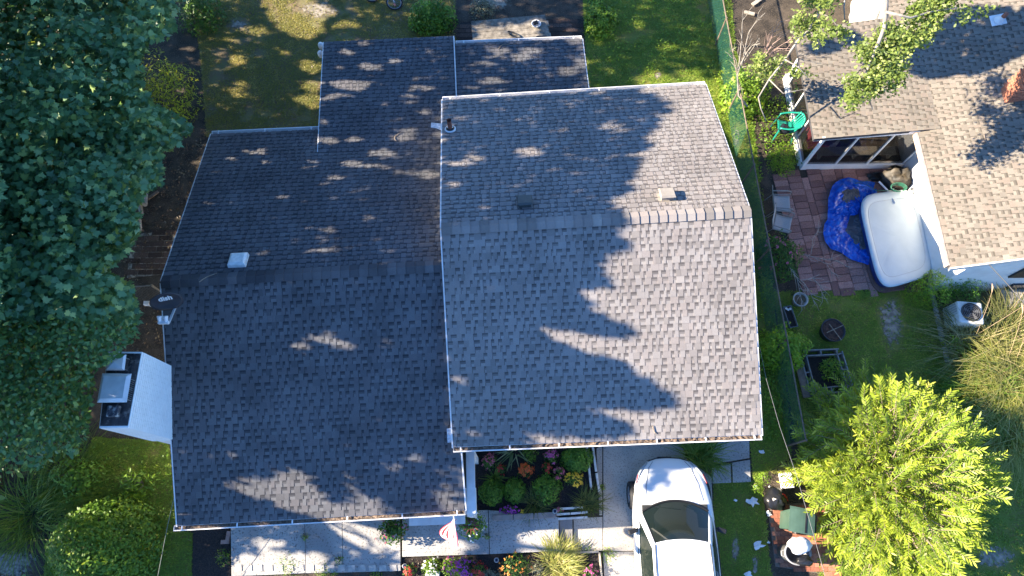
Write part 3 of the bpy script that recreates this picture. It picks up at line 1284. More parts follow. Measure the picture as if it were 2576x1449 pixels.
far = [(n_rR[0] + 4.6, n_eR[1] + .2, 2.3), (n_rL[0] + 4.6, 21, 2.3)]
mb.slab([n_rR, far[0], far[1], n_rL], .1)
mb.build('roof_slope', M_shN, nh)
M_nwall = mat('white_stucco', (.80, .80, .79), (.70, .70, .69), 3, .8, .2, 40)
wx = 11.85
wy = n_eR[1] + .16
mb = MB()
gx = n_rR[0]
vs = [(wx, wy, 0), (gx, wy, 0), (gx + 4.2, wy, 0), (gx + 4.2, 20.6, 0), (wx, 20.6, 0)]
wz = 2.3 + .33 * (wx - n_eR[0]) - .12
zz = [wz, n_rR[2] - .12, 2.35, 2.35, wz]
n_ = 5
mb.add(vs + [(v[0], v[1], z) for v, z in zip(vs, zz)], [(i, (i + 1) % 5, 5 + (i + 1) % 5, 5 + i) for i in range(5)] + [(5, 6, 7, 8, 9)])
mb.build('wall', M_nwall, nh)
mb = MB()
mb.bar(n_eR + np.array([-.03, .05, -.06]), np.array([n_eR[0] - .04, s_fL[1] - .02, 2.24]), .05, .17)
mb.build('eave_board', mat('tan_weathered_trim', (.55, .45, .36), (.38, .3, .24), 8, .8), nh)
mb = MB()
mb.bar(n_eR + np.array([.02, -.02, -.085]), n_rR + np.array([0, -.02, -.085]), .035, .17)
mb.build('rake_board', M_fascia, nh)
# sunroom
M_alu = mat('white_window_frame', (.80, .80, .79), (.7, .7, .69), 8, .4)
base0 = P(2012, 426, 0)
base1 = P(2286, 407, 0)
sx0, sy0 = base0[0], base0[1] + .04
sx1 = wx
sy1 = s_bL[1] - .3
mb = MB()
mb.box(((sx0 + sx1) / 2, sy0, .13), (sx1 - sx0, .12, .26))
mb.build('knee_wall', M_nwall, nh)
mb = MB()
mb.box((sx0, (sy0 + sy1) / 2 + .07, .13), (.12, sy1 - sy0 - .01, .26))
mb.build('knee_wall', M_nwall, nh)
ztop = 1.98
for i, x in enumerate([sx0 + .02, sx0 + .95, sx0 + 1.9, sx1 - .08]):
    mb = MB()
    mb.box((x + .02, sy0, .26 + (ztop - .26) / 2), (.085 if i == 0 else .05, .07, ztop - .26))
    mb.build('window_post', M_alu, nh)
for i, y in enumerate([sy0 + .95, sy0 + 1.9, sy0 + 2.85]):
    mb = MB()
    mb.box((sx0, y, .26 + (ztop - .26) / 2), (.07, .05, ztop - .26))
    mb.build('window_post', M_alu, nh)
mb = MB()
mb.bar((s_fL[0] + .02, s_fL[1] + .03, z_s - .06), (n_eR[0] + .05, s_fR[1] + .02, 2.3), .04, .14)
mb.build('fascia', M_fascia, nh)
M_dglass = glassmat('dark_window_glass', (.012, .014, .015), .45, .05)
xsP = [sx0 + .07, sx0 + .945, sx0 + 1.895, sx1 - .085]
for i in range(3):
    mb = MB()
    mb.box(((xsP[i] + xsP[i + 1]) / 2 + .02, sy0 - .005, 1.1), (xsP[i + 1] - xsP[i] - .06, .008, 1.68))
    mb.build('window_pane', M_dglass, nh)
for i in range(3):
    mb = MB()
    mb.box((sx0 - .005, sy0 + .5 + .95 * i, 1.1), (.008, .88, 1.68))
    mb.build('window_pane', M_dglass, nh)
mb = MB()
mb.box(((sx0 + sx1) / 2, (sy0 + sy1) / 2, .12), (sx1 - sx0 - .14, sy1 - sy0 - .14, .2))
mb.build('floor', mat('sunroom_floor', (.16, .12, .085), (.09, .068, .05), 2.5, .7), nh)
mb = MB()
mb.box(((sx0 + sx1) / 2, sy1, 1.0), (sx1 - sx0, .1, 2.0))
mb.build('wall', M_nwall, nh)
# gable window, wide low window and sill wall
mb = MB()
for (u0, v0, u1, v1, z) in ():
    pass


def wall_panel(name, x0, x1, z0, z1, m, d=.02):
    mb = MB()
    mb.box(((x0 + x1) / 2, wy - d / 2 - .002, (z0 + z1) / 2), (x1 - x0, d, z1 - z0))
    return mb.build(name, m, nh)


def wall_hit(u, v):
    o = np.array([0, 0, CH])
    d = P(u, v, 0) - o
    return o + d * (wy / d[1])


a, b = wall_hit(2535, 695), wall_hit(2600, 668)
f = wall_panel('window', a[0], a[0] + 1.1, a[2], a[2] + 1.0, mat('dark_shutter', (.03, .028, .025), (.015, .014, .013), 14, .6), .05)
a2 = wall_hit(2468, 748)
mb = MB()
mb.box((a2[0] + .6, wy - .03, .42), (.95, .06, .36))
mb.build('basement_window', mat('dark_window_void', (.03, .033, .04), (.02, .02, .025), 4, .2), nh)
mb = MB()
mb.box((a2[0] + .75, wy - .3, .11), (1.5, .5, .22))
mb.build('window_well', M_conc2, nh)
# brick chimney at the frame edge
M_rbrick = mat('red_chimney_brick', (.42, .17, .10), (.30, .11, .065), 10, .9, .4, 40)
cxa, cxb = P(2523, 215, 3.6), P(2600, 150, 3.6)
mb = MB()
cq = on_roof(k0, 2526, 263)
cxn = (cq[0], cq[1])
ztp = 4.9
chn = bpy.data.objects.new('chimney', None)
COL.objects.link(chn)
chn.parent = nh
mb.box((cxn[0] + .5, cxn[1] + .25, 3.9), (.97, .46, 2.0))
mb.build('shaft', M_rbrick, chn)
bk = MB()
bk.box((0, 0, 0), (.2, .04, .062))
bo = bk.build('brick', M_rbrick)
bdat = bo.data
bpy.data.objects.remove(bo)
for rI in range(24):
    z = ztp - .036 - rI * .074
    for k in range(5):
        y = cxn[1] + .1 + k * .212 - (.1 if rI % 2 else 0)
        if cxn[1] < y < cxn[1] + .5:
            place('brick', bdat, (cxn[0] + .018, y, z), R(90), chn)
        x = cxn[0] + .1 + k * .212 - (.1 if rI % 2 else 0)
        if x > cxn[0] + .05:
            place('brick', bdat, (x, cxn[1] + .018, z), 0, chn)
# bent vent pipe with flashing
p = on_roof(k0, 2515, 52)
mb = MB()
mb.tube([p, p + np.array([0, 0, .28])], .06, 12)
vp = mb.build('vent_pipe', mat('rusty_iron', (.36, .13, .075)), nh, smooth=True)
mb = MB()
mb.lathe([(.16, .01), (.15, .03), (.1, .06), (.066, .16)], p, 16)
mb.build('pipe_boot', M_white, vp, smooth=True)
mb = MB()
mb.box(p + np.array([-.05, .02, .012]), (.34, .36, .014), frame_of(k0))
mb.build('flashing', M_white, vp)
# ================================================================== trees
def land(p):
    """where sunlight passing p comes down, as picture coordinates"""
    best = np.full(len(p), 0.0)
    hit = p + SUNV * (p[:, 2:3])
    for crn, n in ROOFS:
        t = ((np.asarray(crn[0]) - p) @ n) / (SUNV @ n)
        h = p + SUNV * t[:, None]
        ok = inpoly(h[:, :2], [tuple(c[:2]) for c in crn]) & (t > 0) & (h[:, 2] > best)
        hit[ok] = h[ok]
        best[ok] = h[ok, 2]
    return Q(hit)


def seen(px):
    """the surface points behind picture coordinates"""
    o = np.array([0, 0, CH])
    d = fwd + np.outer((px[:, 0] - IW / 2) / FOC, rt) + np.outer((IH / 2 - px[:, 1]) / FOC, up)
    hit = o + d * (-CH / d[:, 2:3])
    best = np.zeros(len(px))
    for crn, n in ROOFS:
        t = ((np.asarray(crn[0]) - o) @ n) / (d @ n)
        h = o + d * t[:, None]
        ok = inpoly(h[:, :2], [tuple(c[:2]) for c in crn]) & (h[:, 2] > best)
        hit[ok] = h[ok]
        best[ok] = h[ok, 2]
    return hit


# open places in the canopy, found from where the sun reaches the roofs and the yard
SUNNY = [[(1606, 180), (1612, 232), (1640, 241), (1655, 258), (1718, 268), (1690, 282), (1664, 288), (1648, 333), (1622, 352), (1632, 372), (1600, 388), (1578, 394), (1628, 406), (1606, 430), (1578, 467), (1600, 478), (1520, 504), (1575, 540), (1528, 583), (1570, 618), (1518, 640), (1491, 668), (1505, 695), (1535, 722), (1490, 728), (1421, 718), (1465, 750), (1475, 783), (1521, 803), (1598, 828), (1540, 845), (1421, 823), (1325, 814), (1358, 843), (1448, 883), (1501, 896), (1565, 915), (1598, 950), (1640, 970), (1705, 1009), (1640, 1028), (1540, 1020), (1461, 1033), (1521, 1049), (1605, 1076), (1585, 1090), (1480, 1100), (1330, 1085), (1325, 1106), (1420, 1125), (1420, 1300), (1330, 1318), (1330, 1560), (2700, 1560), (2700, -50), (1950, -50), (1850, 180), (1790, 200)],
         [(644, 1196), (675, 1200), (697, 1179), (757, 1176), (794, 1196), (800, 1220), (831, 1249), (874, 1273), (897, 1259), (877, 1213), (864, 1186), (884, 1189), (901, 1226), (934, 1253), (964, 1253), (967, 1290), (784, 1302), (737, 1288), (677, 1262), (600, 1245), (560, 1222), (556, 1196)],
         [(660, -20), (730, -30), (811, 17), (844, 27), (817, 50), (821, 77), (794, 97), (737, 93), (701, 67), (677, 30)],
         [(860, 1320), (905, 1310), (1000, 1320), (1000, 1400), (900, 1380)], [(590, 1400), (850, 1390), (850, 1600), (590, 1600)], [(1030, 1330), (1200, 1325), (1210, 1600), (1020, 1600)]]
SPOTS = [(917, 108, 18, 6), (874, 133, 14, 5), (997, 155, 10, 4), (931, 167, 22, 8), (857, 170, 8, 4), (891, 212, 38, 14), (877, 232, 26, 9), (924, 200, 18, 7), (831, 247, 14, 8), (1034, 248, 18, 10), (1081, 218, 10, 4), (1041, 220, 8, 4), (1074, 283, 12, 5), (816, 307, 8, 8),
         (1037, 330, 16, 8), (1017, 347, 22, 9), (894, 350, 12, 7), (831, 353, 20, 10), (967, 387, 30, 9), (891, 413, 30, 7), (957, 420, 16, 6), (851, 447, 20, 5), (1081, 437, 18, 7), (1164, 413, 22, 6), (1141, 470, 10, 8), (1261, 132, 12, 8), (1344, 128, 20, 7), (1316, 144, 14, 6),
         (1224, 161, 10, 6), (1243, 205, 22, 5), (1193, 224, 10, 4), (1431, 180, 12, 8), (1460, 156, 12, 10), (1450, 102, 14, 5), (707, 496, 10, 4), (834, 575, 10, 4), (807, 598, 14, 5), (747, 605, 14, 4), (847, 626, 16, 5), (931, 550, 10, 4), (523, 511, 12, 4), (650, 385, 26, 4), (590, 400, 12, 4),
         (754, 873, 22, 14), (787, 853, 30, 10), (857, 870, 30, 14), (831, 841, 16, 8), (967, 866, 14, 10), (801, 906, 8, 4), (1164, 955, 16, 10), (540, 885, 18, 7), (467, 1136, 20, 5), (533, 1149, 24, 8), (597, 1149, 10, 8), (1043, 1153, 14, 10), (990, 1173, 20, 7), (1137, 1183, 14, 8),
         (1144, 1219, 28, 9), (1117, 1243, 14, 8), (1137, 1266, 30, 10), (1191, 1089, 22, 12), (1540, 318, 18, 5), (1330, 382, 20, 6), (1200, 395, 12, 5), (877, 63, 20, 6), (787, 173, 16, 10), (787, 217, 18, 14), (777, 253, 20, 10), (761, 297, 20, 8), (640, 75, 26, 10), (620, 380, 12, 4),
         (1740, 185, 22, 10), (1690, 120, 12, 6), (1600, 60, 10, 5), (600, 150, 8, 12), (610, 230, 10, 16), (400, 1375, 22, 46), (440, 1292, 60, 10), (330, 1330, 12, 10), (450, 1345, 14, 10), (1100, 1345, 40, 14), (700, 1370, 30, 14)]
rs = np.random.default_rng(99)
_c = np.column_stack([rs.uniform(430, 1040, 75), rs.uniform(110, 1270, 75), rs.uniform(3, 9, 75), rs.uniform(1.5, 4, 75)])
SPOTS += [tuple(x) for x in _c]


def sunny(px, grow=0.0):
    r = np.zeros(len(px), bool)
    for i, pg in enumerate(SUNNY):
        r |= inpoly(px, pg)
        if i and grow > 0:
            for dx, dy in ((12, 0), (-12, 0), (0, 6), (0, -6)):
                r |= inpoly(px + np.array([dx, dy]), pg)
    for cx, cy, rx, ry in SPOTS:
        r |= ((px[:, 0] - cx) / (rx + grow * 1.15)) ** 2 + ((px[:, 1] - cy) / (ry + grow * .42)) ** 2 < 1
    for pg in SHADY:
        r &= ~inpoly(px, pg)
    return r


SHADY = [[(1770, 1120), (1935, 1115), (1935, 1225), (1880, 1240), (1770, 1245)]]
CROWN = [(-400, -400), (452, -400), (448, 20), (440, 60), (425, 95), (378, 108), (352, 150), (362, 200), (380, 255), (436, 288), (488, 322), (470, 345), (402, 392), (408, 440), (404, 470), (366, 482), (342, 520), (352, 560), (345, 600), (310, 640), (262, 682), (325, 715), (345, 780), (350, 850), (318, 866), (296, 905), (240, 930), (230, 1000), (222, 1080), (200, 1128), (130, 1150), (85, 1192), (-400, 1195)]


def inframe(px, mg=0):
    return (px[:, 0] > -mg) & (px[:, 0] < IW + mg) & (px[:, 1] > -mg) & (px[:, 1] < IH + mg)


def limb(mb, a, b, r0, r1, bend=.25, n=6, sides=7, seed=0):
    rr = random.Random(seed)
    a, b = Vector(a), Vector(b)
    off = Vector((rr.uniform(-1, 1), rr.uniform(-1, 1), rr.uniform(0, 1))) * (b - a).length * bend
    pts, rad = [], []
    for i in range(n + 1):
        t = i / n
        pts.append(a.lerp(b, t) + off * math.sin(t * math.pi) * .6 + Vector((rr.uniform(-1, 1), rr.uniform(-1, 1), rr.uniform(-1, 1))) * .06 * (0 < i < n))
        rad.append(r0 + (r1 - r0) * t)
    mb.tube(pts, rad, sides)
    return pts


def big_tree(name, label, base, fork, ends, m_bark, r=.26, seed=0):
    t = thing(name, label, 'tree')
    mb = MB()
    limb(mb, base, fork, r * 1.25, r * .85, .04, 6, 10, seed)
    mb.build('trunk', m_bark, t, smooth=True)
    bm = MB()
    for i, e in enumerate(ends):
        pts = limb(bm, fork, e, r * .55, .035, .16, 7, 6, seed + i)
        for j in range(5):
            s = pts[2 + j]
            rr = random.Random(seed * 31 + i * 7 + j)
            limb(bm, s, s + Vector((rr.uniform(-1.3, 1.3), rr.uniform(-1.3, 1.3), rr.uniform(-.1, .8))), .035, .008, .2, 4, 5, seed + j + 50)
    o = bm.build('limbs', m_bark, t, smooth=True)
    o['kind'] = 'stuff'
    return t


M_maple = leafmat('maple_leaf', (.066, .165, .082), (.14, .29, .135), (.34, .45, .14), .25, .4, .5)
M_beech = leafmat('ovate_leaf', (.055, .135, .044), (.10, .21, .06), (.30, .38, .08), .22, .34, .55)
trees = [
    dict(t=big_tree('maple_tree', 'tall maple with broad lobed leaves in the upper left corner', (-15.6, 12.6, 0), (-15.3, 12.4, 4.2), [(-12.2, 13.5, 6.6), (-11.3, 10.8, 6.4), (-14.3, 15.5, 9), (-17.5, 14, 9), (-15.5, 11, 11), (-12.6, 11.6, 10), (-17.8, 10, 8)], M_wood, .3, 1), c=(-16.5, 13, 7.9), r=(9.5, 6.6, 5.8), l=MAPLE, m=M_maple),
    dict(t=big_tree('maple_tree', 'maple crown leaning toward the satellite dish beside the house', (-14.8, 6.3, 0), (-14.5, 6.3, 4.2), [(-11.0, 7.2, 6.0), (-10.6, 5.2, 5.6), (-13.6, 8.2, 9.5), (-17, 7.2, 9), (-14.4, 4.5, 11), (-11.8, 6.2, 10.5), (-17, 4, 8)], M_wood, .3, 2), c=(-16.0, 6.4, 8.0), r=(9.6, 6.0, 6.0), l=MAPLE, m=M_maple),
    dict(t=big_tree('broadleaf_tree', 'tree with small oval leaves left of the white chimney', (-13.6, 1.2, 0), (-13.4, 1.3, 3.6), [(-10.4, 2.6, 5.2), (-10.6, .6, 4.6), (-13.2, 3.4, 9), (-15.6, 1.5, 8), (-12.5, .2, 9), (-15, -1, 7)], M_wood, .24, 3), c=(-15.6, .6, 6.8), r=(9.2, 6.2, 5.8), l=OVATE, m=M_beech)]


def owner(p):
    d = np.stack([(((p - np.array(t['c'])) / np.array(t['r'])) ** 2).sum(1) for t in trees], 1)
    return d.argmin(1), d.min(1)


# leaves of the lower crowns, in sprays that share a tilt
acc = {0: [], 1: [], 2: []}
NCL = 4600
cu = np.column_stack([rng.uniform(-160, 500, NCL * 3), rng.uniform(-220, 1200, NCL * 3)])
cu = cu[inpoly(cu, CROWN)][:NCL]
nz = vnoise(cu, .011) * .65 + vnoise(cu, .03) * .35
zt = 4.6 + 2.6 * (nz - .3) + .0015 * (300 - cu[:, 0])
zt -= rng.random(len(cu)) ** 2 * 1.4
zt = np.clip(zt, 2.4, 7.4)
cen = np.stack([P(u, v, z) for (u, v), z in zip(cu, zt)])
tilt = unit(np.column_stack([rng.normal(0, .34, (len(cen), 2)), np.ones(len(cen))]))
k = 13
pp = np.repeat(cen, k, 0) + rng.normal(0, 1, (len(cen) * k, 3)) * np.array([.26, .26, .12])
nn = unit(np.repeat(tilt, k, 0) + rng.normal(0, .30, (len(pp), 3)))
tone = np.clip(np.repeat(rng.beta(2.4, 2.1, len(cen)), k) + rng.normal(0, .13, len(pp)), 0, 1)
px = Q(pp)
ok = (~inframe(px) | inpoly(px, CROWN)) & ~sunny(land(pp), 12)
pp, nn, tone = pp[ok], nn[ok], tone[ok]
own, dm = owner(pp)
own = np.where(Q(pp)[:, 1] > 900, 2, own)
for i in range(3):
    acc[i].append((pp[own == i], nn[own == i], tone[own == i]))
vis_leaves = pp
# leaves of the high crowns: they stand between the sun and everything that lies in shade
tg = np.column_stack([rng.uniform(-150, 1830, 100000), rng.uniform(-120, 1500, 100000)])
tg = np.concatenate([tg, np.column_stack([rng.uniform(-150, 500, 16000), rng.uniform(-120, 1500, 16000)])])
tg = tg[~sunny(tg, 12)]
tg = seen(tg)
tg = np.concatenate([tg, vis_leaves[rng.integers(0, len(vis_leaves), 13000)]])
hps, owns = [], []
for tries in range(9):
    lo_ = np.maximum(tg[:, 2] + 1.0, 2.6)
    zc = lo_ + rng.random(len(tg)) ** .8 * (13.4 - lo_)
    hp = tg - SUNV * (zc - tg[:, 2])[:, None]
    hp[:, 1] += rng.normal(0, .02, len(hp))
    own, dm = owner(hp)
    px = Q(hp)
    ok = (dm < 1.0) & (~inframe(px, 6) | (inpoly(px, CROWN) & (hp[:, 2] < 5.5))) & ~sunny(land(hp), 14)
    hps.append(hp[ok])
    owns.append(own[ok])
    tg = tg[~ok]
hp, own = np.concatenate(hps), np.concatenate(owns)
print('high leaves', len(hp))
hn = unit(rng.normal(0, .55, (len(hp), 3)) + np.array([-.35, 0, .9]))
for i in range(3):
    acc[i].append((hp[own == i], hn[own == i], rng.beta(2, 3, (own == i).sum())))
for i, t in enumerate(trees):
    a = [np.concatenate([q[j] for q in acc[i]]) for j in range(3)]
    sz = rng.uniform(.115, .19, len(a[0])) * (1 if i < 2 else .66)
    sz[len(acc[i][0][0]):] *= 1.15 if i < 2 else 1.7
    o = leaves('crown', a[0], a[1], sz, t['l'], t['m'], t['t'], a[2])
    o['kind'] = 'stuff'

# ---- oak reaching over the neighbour's roof from beyond the top edge
M_oak = leafmat('oak_leaf', (.10, .15, .035), (.20, .27, .06), (.38, .42, .15), .35, .45)
oak = big_tree('oak_tree', 'oak with pale limbs and small light leaves over the tan shingle roof', (9.6, 19.5, 0), (9.4, 18.8, 5.4), [(6.0, 17.6, 8.2), (7.6, 15.6, 8.2), (5.2, 15.2, 8.6), (11.5, 17, 8.5), (10.5, 20, 9), (8, 20.5, 9.5)], M_palebark, .24, 9)
lm = MB()


def pxline(pts, z0, z1):
    n = len(pts) - 1
    return [V3(u, v, z0 + (z1 - z0) * i / n) for i, (u, v) in enumerate(pts)]


for pts, z0, z1, r0, r1 in (([(2236, -150), (2228, -40), (2228, 20), (2225, 70), (2205, 120), (2185, 165), (2176, 195), (2160, 235)], 6.6, 5.1, .07, .016), ([(2110, -120), (2085, -40), (2060, 30), (2035, 75), (2005, 105), (1975, 150), (1935, 200), (1908, 245), (1914, 272), (1927, 304)], 4.6, 2.4, .045, .013),
                            ([(2228, 30), (2290, 45), (2340, 30), (2400, 20), (2470, 25)], 6.2, 6.0, .03, .008), ([(2205, 120), (2240, 150), (2270, 165)], 5.6, 5.4, .02, .006), ([(2185, 165), (2140, 190), (2110, 210)], 5.4, 5.2, .02, .006),
                            ([(2130, -60), (2123, 20), (2125, 50), (2135, 62)], 6.0, 5.2, .022, .008), ([(2060, 30), (2090, 45), (2110, 70), (2118, 90)], 5.4, 5.0, .018, .006), ([(1975, 150), (2010, 170), (2040, 205)], 3.7, 3.4, .02, .006), ([(1935, 200), (1970, 235), (2020, 225), (2060, 240)], 3.2, 3.1, .018, .005)):
    n = len(pts)
    lm.tube(pxline(pts, z0, z1), [r0 + (r1 - r0) * i / (n - 1) for i in range(n)], 7)
o = lm.build('overhanging_limbs', M_palebark, oak, smooth=True)
OAKF = [[(2098, 200), (2140, 190), (2182, 187), (2190, 120), (2215, 67), (2265, 53), (2300, 10), (2320, -60), (2480, -60), (2488, 24), (2415, 57), (2365, 77), (2309, 127), (2292, 157), (2265, 200), (2242, 240), (2192, 273), (2119, 285), (2100, 235)], [(1995, 57), (2019, 17), (2025, -60), (2108, -60), (2095, 35), (2072, 77), (2045, 127), (2012, 130)], [(2078, 50), (2100, 60), (2132, 75), (2130, 97), (2080, 90)],
        [(1895, 135), (1960, 150), (2049, 187), (2025, 227), (1952, 240), (1930, 200), (1892, 180)], [(2150, 130), (2190, 75), (2195, 100), (2180, 180)]]
OAKSH = [[(2365, 60), (2430, 20), (2600, 20), (2590, 125), (2520, 160), (2460, 185), (2389, 190), (2335, 195), (2299, 180), (2285, 160), (2305, 110)], blob(2075, 115, 40, 20, 12, 10), blob(2150, 95, 34, 18, 12, 11)]
op, on_, ot = [], [], []
cu = np.column_stack([rng.uniform(1880, 2500, 4200), rng.uniform(-60, 300, 4200)])
sel = np.zeros(len(cu), bool)
for pg in OAKF:
    sel |= inpoly(cu, pg)
sel &= vnoise(cu, .035) > .46
cu = cu[sel]
zz_ = np.where(cu[:, 0] < 2062, 2.9 + 1.4 * np.clip(200 - cu[:, 1], -40, 300) / 200, 5.1 + 1.1 * (250 - cu[:, 1]) / 300) + rng.normal(0, .15, len(cu))
cen = np.stack([P(u, v, z) for (u, v), z in zip(cu, zz_)])
k = 11
pp = np.repeat(cen, k, 0) + rng.normal(0, .075, (len(cen) * k, 3))
op.append(pp)
on_.append(unit(rng.normal(0, .6, (len(pp), 3)) + np.array([-.3, 0, .9])))
ot.append(np.clip(np.repeat(rng.beta(2, 2, len(cen)), k) + rng.normal(0, .15, len(pp)), 0, 1))
tg = np.column_stack([rng.uniform(2000, 2600, 64000), rng.uniform(10, 470, 64000)])
sel = np.zeros(len(tg), bool)
for pg in OAKSH:
    sel |= inpoly(tg, pg)
tg = tg[sel]
tg = tg[vnoise(tg, .05) > .27]
tg = seen(tg)
zc = rng.uniform(6.6, 9.8, len(tg))
hp = tg - SUNV * (zc - tg[:, 2])[:, None]
px = Q(hp)
ok = ~inframe(px, 10)
hp = hp[ok]
op.append(hp)
on_.append(unit(rng.normal(0, .6, (len(hp), 3)) + np.array([-.3, 0, .9])))
ot.append(rng.random(len(hp)))
n0 = len(op[0])
a, b, c = np.concatenate(op), np.concatenate(on_), np.concatenate(ot)
sz = rng.uniform(.06, .105, len(a))
sz[n0:] = rng.uniform(.10, .16, len(a) - n0)
print('oak leaves', n0, len(a) - n0)
o = leaves('crown', a, b, sz, LOBE, M_oak, oak, c)
o['kind'] = 'stuff'


# ---- dead branches by the green fence
def bare_branch(name, label, lines, seed, m, tw=3, parentcat='branch'):
    mb = MB()
    rr = random.Random(seed)
    for pts, z0, z1, r0, r1 in lines:
        w = pxline(pts, z0, z1)
        n = len(w)
        mb.tube(w, [r0 + (r1 - r0) * i / (n - 1) for i in range(n)], 6)
        for i in range(1, n):
            for _ in range(tw):
                s = w[i - 1].lerp(w[i], rr.random())
                d = (w[i] - w[i - 1]).normalized()
                d = (d + Vector((rr.uniform(-.8, .8), rr.uniform(-.8, .8), rr.uniform(-.3, .6)))).normalized()
                L = rr.uniform(.15, .5)
                mid = s + d * L * .5 + Vector((rr.uniform(-.05, .05), rr.uniform(-.05, .05), 0))
                mb.tube([s, mid, s + d * L], [.009, .006, .0025], 4)
    return tag(mb.build(name, m, None, smooth=True), label, parentcat)


bare_branch('dead_branch', 'bare grey dead branch arching over the green fence', [([(1880, 268), (1858, 240), (1856, 205), (1855, 190), (1864, 160), (1880, 130), (1893, 114), (1912, 110)], 1.0, 2.6, .03, .008), ([(1856, 188), (1861, 146), (1866, 97), (1868, 51), (1880, 36)], 1.6, 2.9, .02, .005),
            ([(1866, 165), (1876, 114), (1883, 83), (1905, 49), (1925, 32)], 1.8, 3.0, .018, .005), ([(1858, 180), (1852, 151), (1843, 135), (1837, 129), (1842, 124)], 1.7, 2.3, .014, .004), ([(1868, 160), (1895, 120), (1910, 95)], 1.8, 2.6, .014, .004), ([(1862, 170), (1890, 165), (1905, 172)], 1.7, 2.0, .012, .004)], 5, M_palebark, 2)
bare_branch('dead_branch', 'fan of reddish bare twigs between the fence and the oak', [([(1915, 150), (1930, 120), (1945, 85), (1966, 49)], 2.0, 3.2, .015, .003), ([(1918, 148), (1945, 110), (1980, 85), (2000, 70)], 2.0, 3.0, .014, .003), ([(1920, 150), (1955, 120), (2000, 92)], 2.0, 2.9, .012, .003), ([(1916, 150), (1928, 128), (1934, 100)], 2.0, 2.7, .01, .003), ([(1930, 140), (1965, 125), (1990, 128)], 2.1, 2.6, .012, .003)], 6,
            mat('reddish_twig', (.42, .30, .26), (.28, .19, .16), 12, .9), 3)
bare_branch('dead_branch', 'pale dry branch lying across the patio edge beside the round pot', [([(1985, 668), (2005, 700), (2012, 735), (2018, 765)], .7, .35, .014, .005), ([(1996, 690), (2025, 715), (2040, 740), (2052, 770)], .7, .3, .012, .004), ([(2012, 705), (2045, 700), (2062, 720), (2070, 745)], .6, .3, .01, .004), ([(2020, 640), (2060, 650), (2100, 655), (2130, 670)], .35, .15, .012, .004), ([(2040, 640), (2045, 600), (2060, 580)], .3, .2, .01, .004),
            ([(2050, 650), (2080, 665), (2095, 690)], .3, .12, .009, .003)], 8, mat('dry_grey_twig', (.44, .39, .33), (.3, .26, .22), 12, .9), 4)


# ================================================================== shrubs and plants
def shrub(name, label, u, v, r, h, n, lsz, m, tmpl=OVATE, sy=1.0, z=0.0, flowers=None, cat='shrub', lump=.28, group=None, up=.35):
    t = thing(name, label, cat, group)
    c = P(u, v, z + h * .5)
    c[2] = z
    pos, nr = dome_points(n, c, r, h, lump, .55, sy)
    nr = unit(nr + np.array([0, 0, up]) + rng.normal(0, .45, nr.shape))
    cl = np.clip(vnoise(pos, 5.0) * 1.0 + rng.normal(0, .16, n), 0, 1)
    o = leaves('foliage', pos, nr, rng.uniform(.7, 1.25, n) * lsz, tmpl, m, t, cl)
    o['kind'] = 'stuff'
    mb = MB()
    rr = random.Random(int(u * 7 + v))
    for i in range(5):
        a = rr.uniform(0, 6.28)
        e = Vector(c) + Vector((math.cos(a) * r * .6, math.sin(a) * r * .6 * sy, h * rr.uniform(.5, .85)))
        limb(mb, c, e, .008 + r * .018, .004, .15, 3, 5, i)
    mb.build('stem', M_wood, t)
    if flowers:
        for nf, fs, fm, rad in flowers:
            fp, fn = dome_points(nf * 3, c, r * 1.03 * rad, h * 1.06, lump, .05, sy)
            sel = np.argsort(-vnoise(fp, 6) - fp[:, 2] * .6 / max(h, .1) - rng.random(len(fp)) * .5)[:nf]
            fp, fn = fp[sel], fn[sel]
            q = np.repeat(fp, 5, 0) + rng.normal(0, fs * .45, (nf * 5, 3)) * np.array([1, 1, .4])
            fo = leaves('blossoms', q, unit(np.repeat(fn, 5, 0) + np.array([0, 0, .8]) + rng.normal(0, .35, q.shape)), rng.uniform(.7, 1.2, len(q)) * fs, PETAL, fm, t, None, .1)
            fo['kind'] = 'stuff'
    return t


def grass_clump(name, label, u, v, r, L, n, m, wd=.008, z=0.0, droop=.9, lean=(.1, .7), plumes=0, group=None, cat='grass'):
    t = thing(name, label, cat, group)
    c = P(u, v, z + L * .3)
    c[2] = z
    a = rng.uniform(0, 2 * math.pi, n)
    d = np.column_stack([np.cos(a), np.sin(a)])
    base = np.column_stack([d * (rng.random(n) ** .6 * r * .75)[:, None], np.zeros(n)]) + c
    d2 = d * .8 + rng.normal(0, .6, d.shape) + (vnoise(base[:, :2], 3.0)[:, None] - .5) * 1.6
    o = blades('blades', base, d2, rng.uniform(.6, 1.15, n) * L, wd, m, t, None, droop * rng.uniform(.6, 1.2, n), 6, rng.uniform(*lean, n))
    o['kind'] = 'stuff'
    if plumes:
        mb = MB()
        rr = random.Random(int(u))
        for i in range(plumes):
            aa = rr.uniform(-.6, 1.6)
            q = Vector(c) + Vector((rr.uniform(-.2, .2), rr.uniform(-.2, .2), 0))
            dd = Vector((math.cos(aa), math.sin(aa), 0))
            pts = [q + dd * (x * L * .9) + Vector((0, 0, L * 1.1 * x - .2 * L * x * x)) for x in (0, .4, .75, 1)]
            mb.tube(pts, [.006, .005, .005, .004], 4)
            mb.tube([pts[3], pts[3] + dd * .12 + Vector((0, 0, .06)), pts[3] + dd * .26 + Vector((0, 0, .06))], [.008, .022, .004], 5)
        mb.build('plumes', mat('dry_plume', (.46, .34, .22), (.32, .22, .14), 14, .9), t)
    return t


